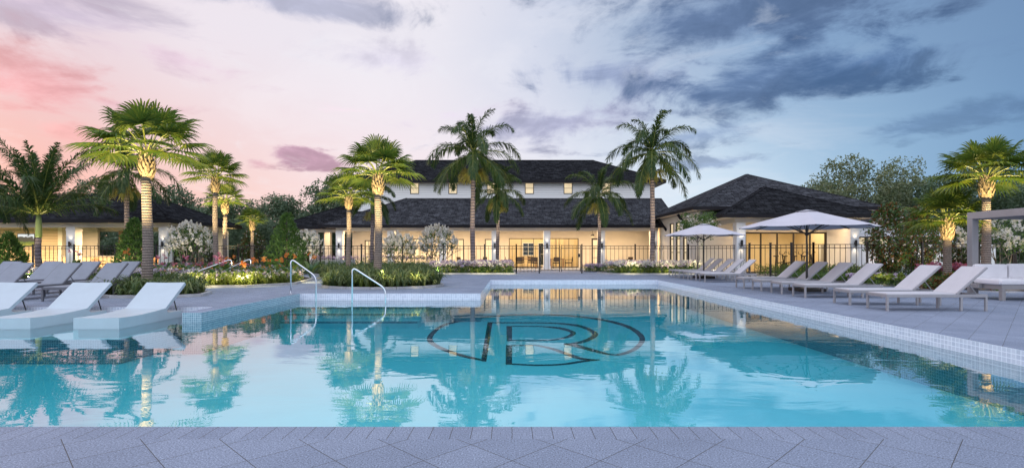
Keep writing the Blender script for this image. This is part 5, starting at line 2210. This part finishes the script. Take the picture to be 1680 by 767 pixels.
# ================================================================ benches, planters behind the fence
bn = thing('concrete_bench', 'long grey concrete bench with timber slats behind the fence at the clubhouse corner', 'bench', (-11.7, 34.6, 0))
m_ = MB()
m_.rbox(-1.45, -.25, .0, 1.35, .25, .42, .02)
m_.build('plinth', M['concrete'], bn)
m_ = MB()
m_.rbox(-1.5, -.30, .42, 1.4, .30, .50, .01)
m_.build('seat', M['concrete'], bn)
m_ = MB()
m_.rbox(-1.5, .22, .50, 1.4, .30, .74, .01)
m_.build('back_slab', M['concrete'], bn)
pb = thing('brick_planter', 'low red brick planter with a pale cap in front of the porch windows', 'planter', (-7.7, 36.2, 0))
m_ = MB()
m_.box(-2.6, -.35, 0, 2.5, .35, .42)
m_.build('brick_wall', M['brickred'], pb)
m_ = MB()
m_.rbox(-2.68, -.42, .42, 2.58, .42, .50, .01)
m_.build('cap', M['kerb'], pb)
flower_mass('violet flowers and leaves growing in the brick planter', [(-10.2, 36.0), (-5.3, 36.0), (-5.3, 36.5), (-10.2, 36.5)], 150, .95, 130, ['fl_lilac', 'shrub_leaf'], hj=.12)
flower_mass('violet flowers behind the concrete bench', [(-13.4, 35.4), (-10.4, 35.4), (-10.4, 36.0), (-13.4, 36.0)], 110, .95, 131, ['fl_lilac'], hj=.12)


# ================================================================ porch furniture
def chair(label, loc, rz, group, mt='wicker', name='patio_chair'):
    t = thing(name, label, 'chair', loc, rz, group)
    m_ = MB()
    m_.rbox(-.27, -.27, .38, .27, .27, .46, .02)
    m_.build('seat', M[mt], t)
    m_ = MB()
    m_.bar((-.24, .25, .44), (-.24, .33, .86), .03)
    m_.bar((.24, .25, .44), (.24, .33, .86), .03)
    m_.rbox(-.25, .29, .52, .25, .335, .86, .015)
    m_.build('backrest', M[mt], t)
    for x in (-.25, .25):
        for y in (-.25, .25):
            m_ = MB()
            m_.bar((x, y, 0), (x, y, .38), .03)
            m_.build('leg', M[mt], t)
        m_ = MB()
        m_.bar((x, -.25, .38), (x, -.25, .63), .025)
        m_.bar((x, -.26, .64), (x, .30, .66), .035)
        m_.build('arm', M[mt], t)
    return t


def table(label, loc, w_, l_, h_, mt, group=None, name='dining_table'):
    t = thing(name, label, 'table', loc, 0, group)
    m_ = MB()
    m_.rbox(-w_ / 2, -l_ / 2, h_ - .05, w_ / 2, l_ / 2, h_, .01)
    m_.build('tabletop', M[mt], t)
    for x in (-1, 1):
        for y in (-1, 1):
            m_ = MB()
            m_.bar((x * (w_ / 2 - .07), y * (l_ / 2 - .07), 0), (x * (w_ / 2 - .07), y * (l_ / 2 - .07), h_ - .05), .06)
            m_.build('leg', M[mt], t)
    return t


GD = 'dark chairs around the porch dining tables'
table('timber dining table on the porch left of the centre column', (1.1, 41.3, 0), 1.7, .9, .74, 'wood')
table('timber dining table on the porch right of the centre column', (3.5, 41.3, 0), 1.1, .9, .74, 'wood')
c0 = chair('dark dining chair at the left end of the porch dining table', (-.2, 41.3, 0), radians(90), GD)
for x, y, rz, lab in ((.55, 40.5, 180, 'dark dining chair in front of the left porch dining table, nearer the left end'),
                      (1.7, 40.5, 180, 'dark dining chair in front of the left porch dining table, just left of the column'),
                      (.7, 42.1, 0, 'dining chair behind the left porch dining table, left one'),
                      (1.5, 42.1, 0, 'dining chair behind the left porch dining table, right one'),
                      (3.4, 40.5, 180, 'dark dining chair in front of the right porch dining table'),
                      (4.4, 41.3, -90, 'dark dining chair at the right end of the right porch dining table')):
    dup(c0, (x, y, 0), radians(rz), lab, GD)
GP = 'dark wicker armchairs on the porch'
for x, y, rz, lab in ((-3.9, 41.3, 60, 'dark wicker armchair at the left glass door of the porch'),
                      (-2.35, 41.3, -50, 'cushioned dark armchair on the porch left of the tall feather palm'),
                      (7.1, 41.3, 60, 'dark wicker armchair just right of the porch column with the door'),
                      (9.0, 41.3, -60, 'dark wicker armchair facing left near the right end of the porch')):
    dup(c0, (x, y, 0), radians(rz), lab, GP)
table('low timber side table between the two armchairs at the right end of the porch', (8.05, 41.2, 0), .8, .5, .36, 'wood', 'low porch tables', 'side_table')
table('low timber side table beside the armchairs left of the gate', (-3.1, 41.2, 0), .6, .5, .36, 'wood', 'low porch tables', 'side_table')
GO = 'tan wicker chairs in the left pavilion'
M['wicker_tan'] = mat('tan_wicker', (.36, .22, .12), .7, .2, 20, .5, 80)
c1 = chair('tan wicker chair behind the right pavilion column', (-20.4, 34.6, 0), radians(30), GO, 'wicker_tan')
for x, y, rz, lab in ((-19.4, 35.0, -30, 'tan wicker chair right of the pavilion corner, seen through the white blossoms'),
                      (-23.6, 35.2, 20, 'tan wicker chair between evergreen and right pavilion column'),
                      (-24.8, 35.6, -20, 'tan wicker chair left of the tallest palm trunk in the pavilion'),
                      (-28.2, 36.2, 180, 'tan wicker bar chair at the pavilion counter')):
    dup(c1, (x, y, 0), radians(rz), lab, GO)


# exercise bikes behind the pool house glass
def bike(label, loc, rz, group):
    t = thing('exercise_bike', label, 'exercise bike', loc, rz, group)
    m_ = MB()
    m_.bar((-.5, -.22, .04), (-.5, .22, .04), .07)
    m_.bar((.5, -.22, .04), (.5, .22, .04), .07)
    m_.bar((-.5, 0, .06), (.5, 0, .06), .06)
    m_.bar((-.28, 0, .06), (-.20, 0, .95), .05)
    m_.bar((.42, 0, .06), (.26, 0, 1.10), .05)
    m_.bar((-.24, 0, .55), (.3, 0, .62), .06)
    m_.build('frame', M['black'], t)
    m_ = MB()
    vv = []
    m_.tube([(.42, -.03, .36), (.42, .03, .36)], .24, 20)
    m_.build('flywheel', M['bronze'], t)
    m_ = MB()
    m_.rbox(-.34, -.09, .95, -.06, .09, 1.02, .02)
    m_.build('saddle', M['black'], t)
    m_ = MB()
    m_.tube([(.26, -.22, 1.26), (.22, -.2, 1.12), (.26, 0, 1.08), (.22, .2, 1.12), (.26, .22, 1.26)], .018, 6)
    m_.tube([(.30, -.22, 1.26), (.42, -.22, 1.2)], .018, 6)
    m_.build('handlebar', M['black'], t)
    m_ = MB()
    m_.bar((.0, -.1, .42), (-.06, -.2, .28), .04)
    m_.bar((.0, .1, .42), (.06, .2, .56), .04)
    m_.build('pedal', M['black'], t)
    return t


b0 = bike('black exercise bike at the left of the four behind the pool house glass', (16.3, 32.4, .01), radians(15), 'exercise bikes in the pool house')
for x, lab in ((17.0, 'second exercise bike from the left, next to the umbrella pole'), (17.6, 'third exercise bike from the left, right of the umbrella pole'), (18.2, 'rightmost exercise bike behind the pool house glass')):
    dup(b0, (x, 32.7, .01), radians(10), lab)
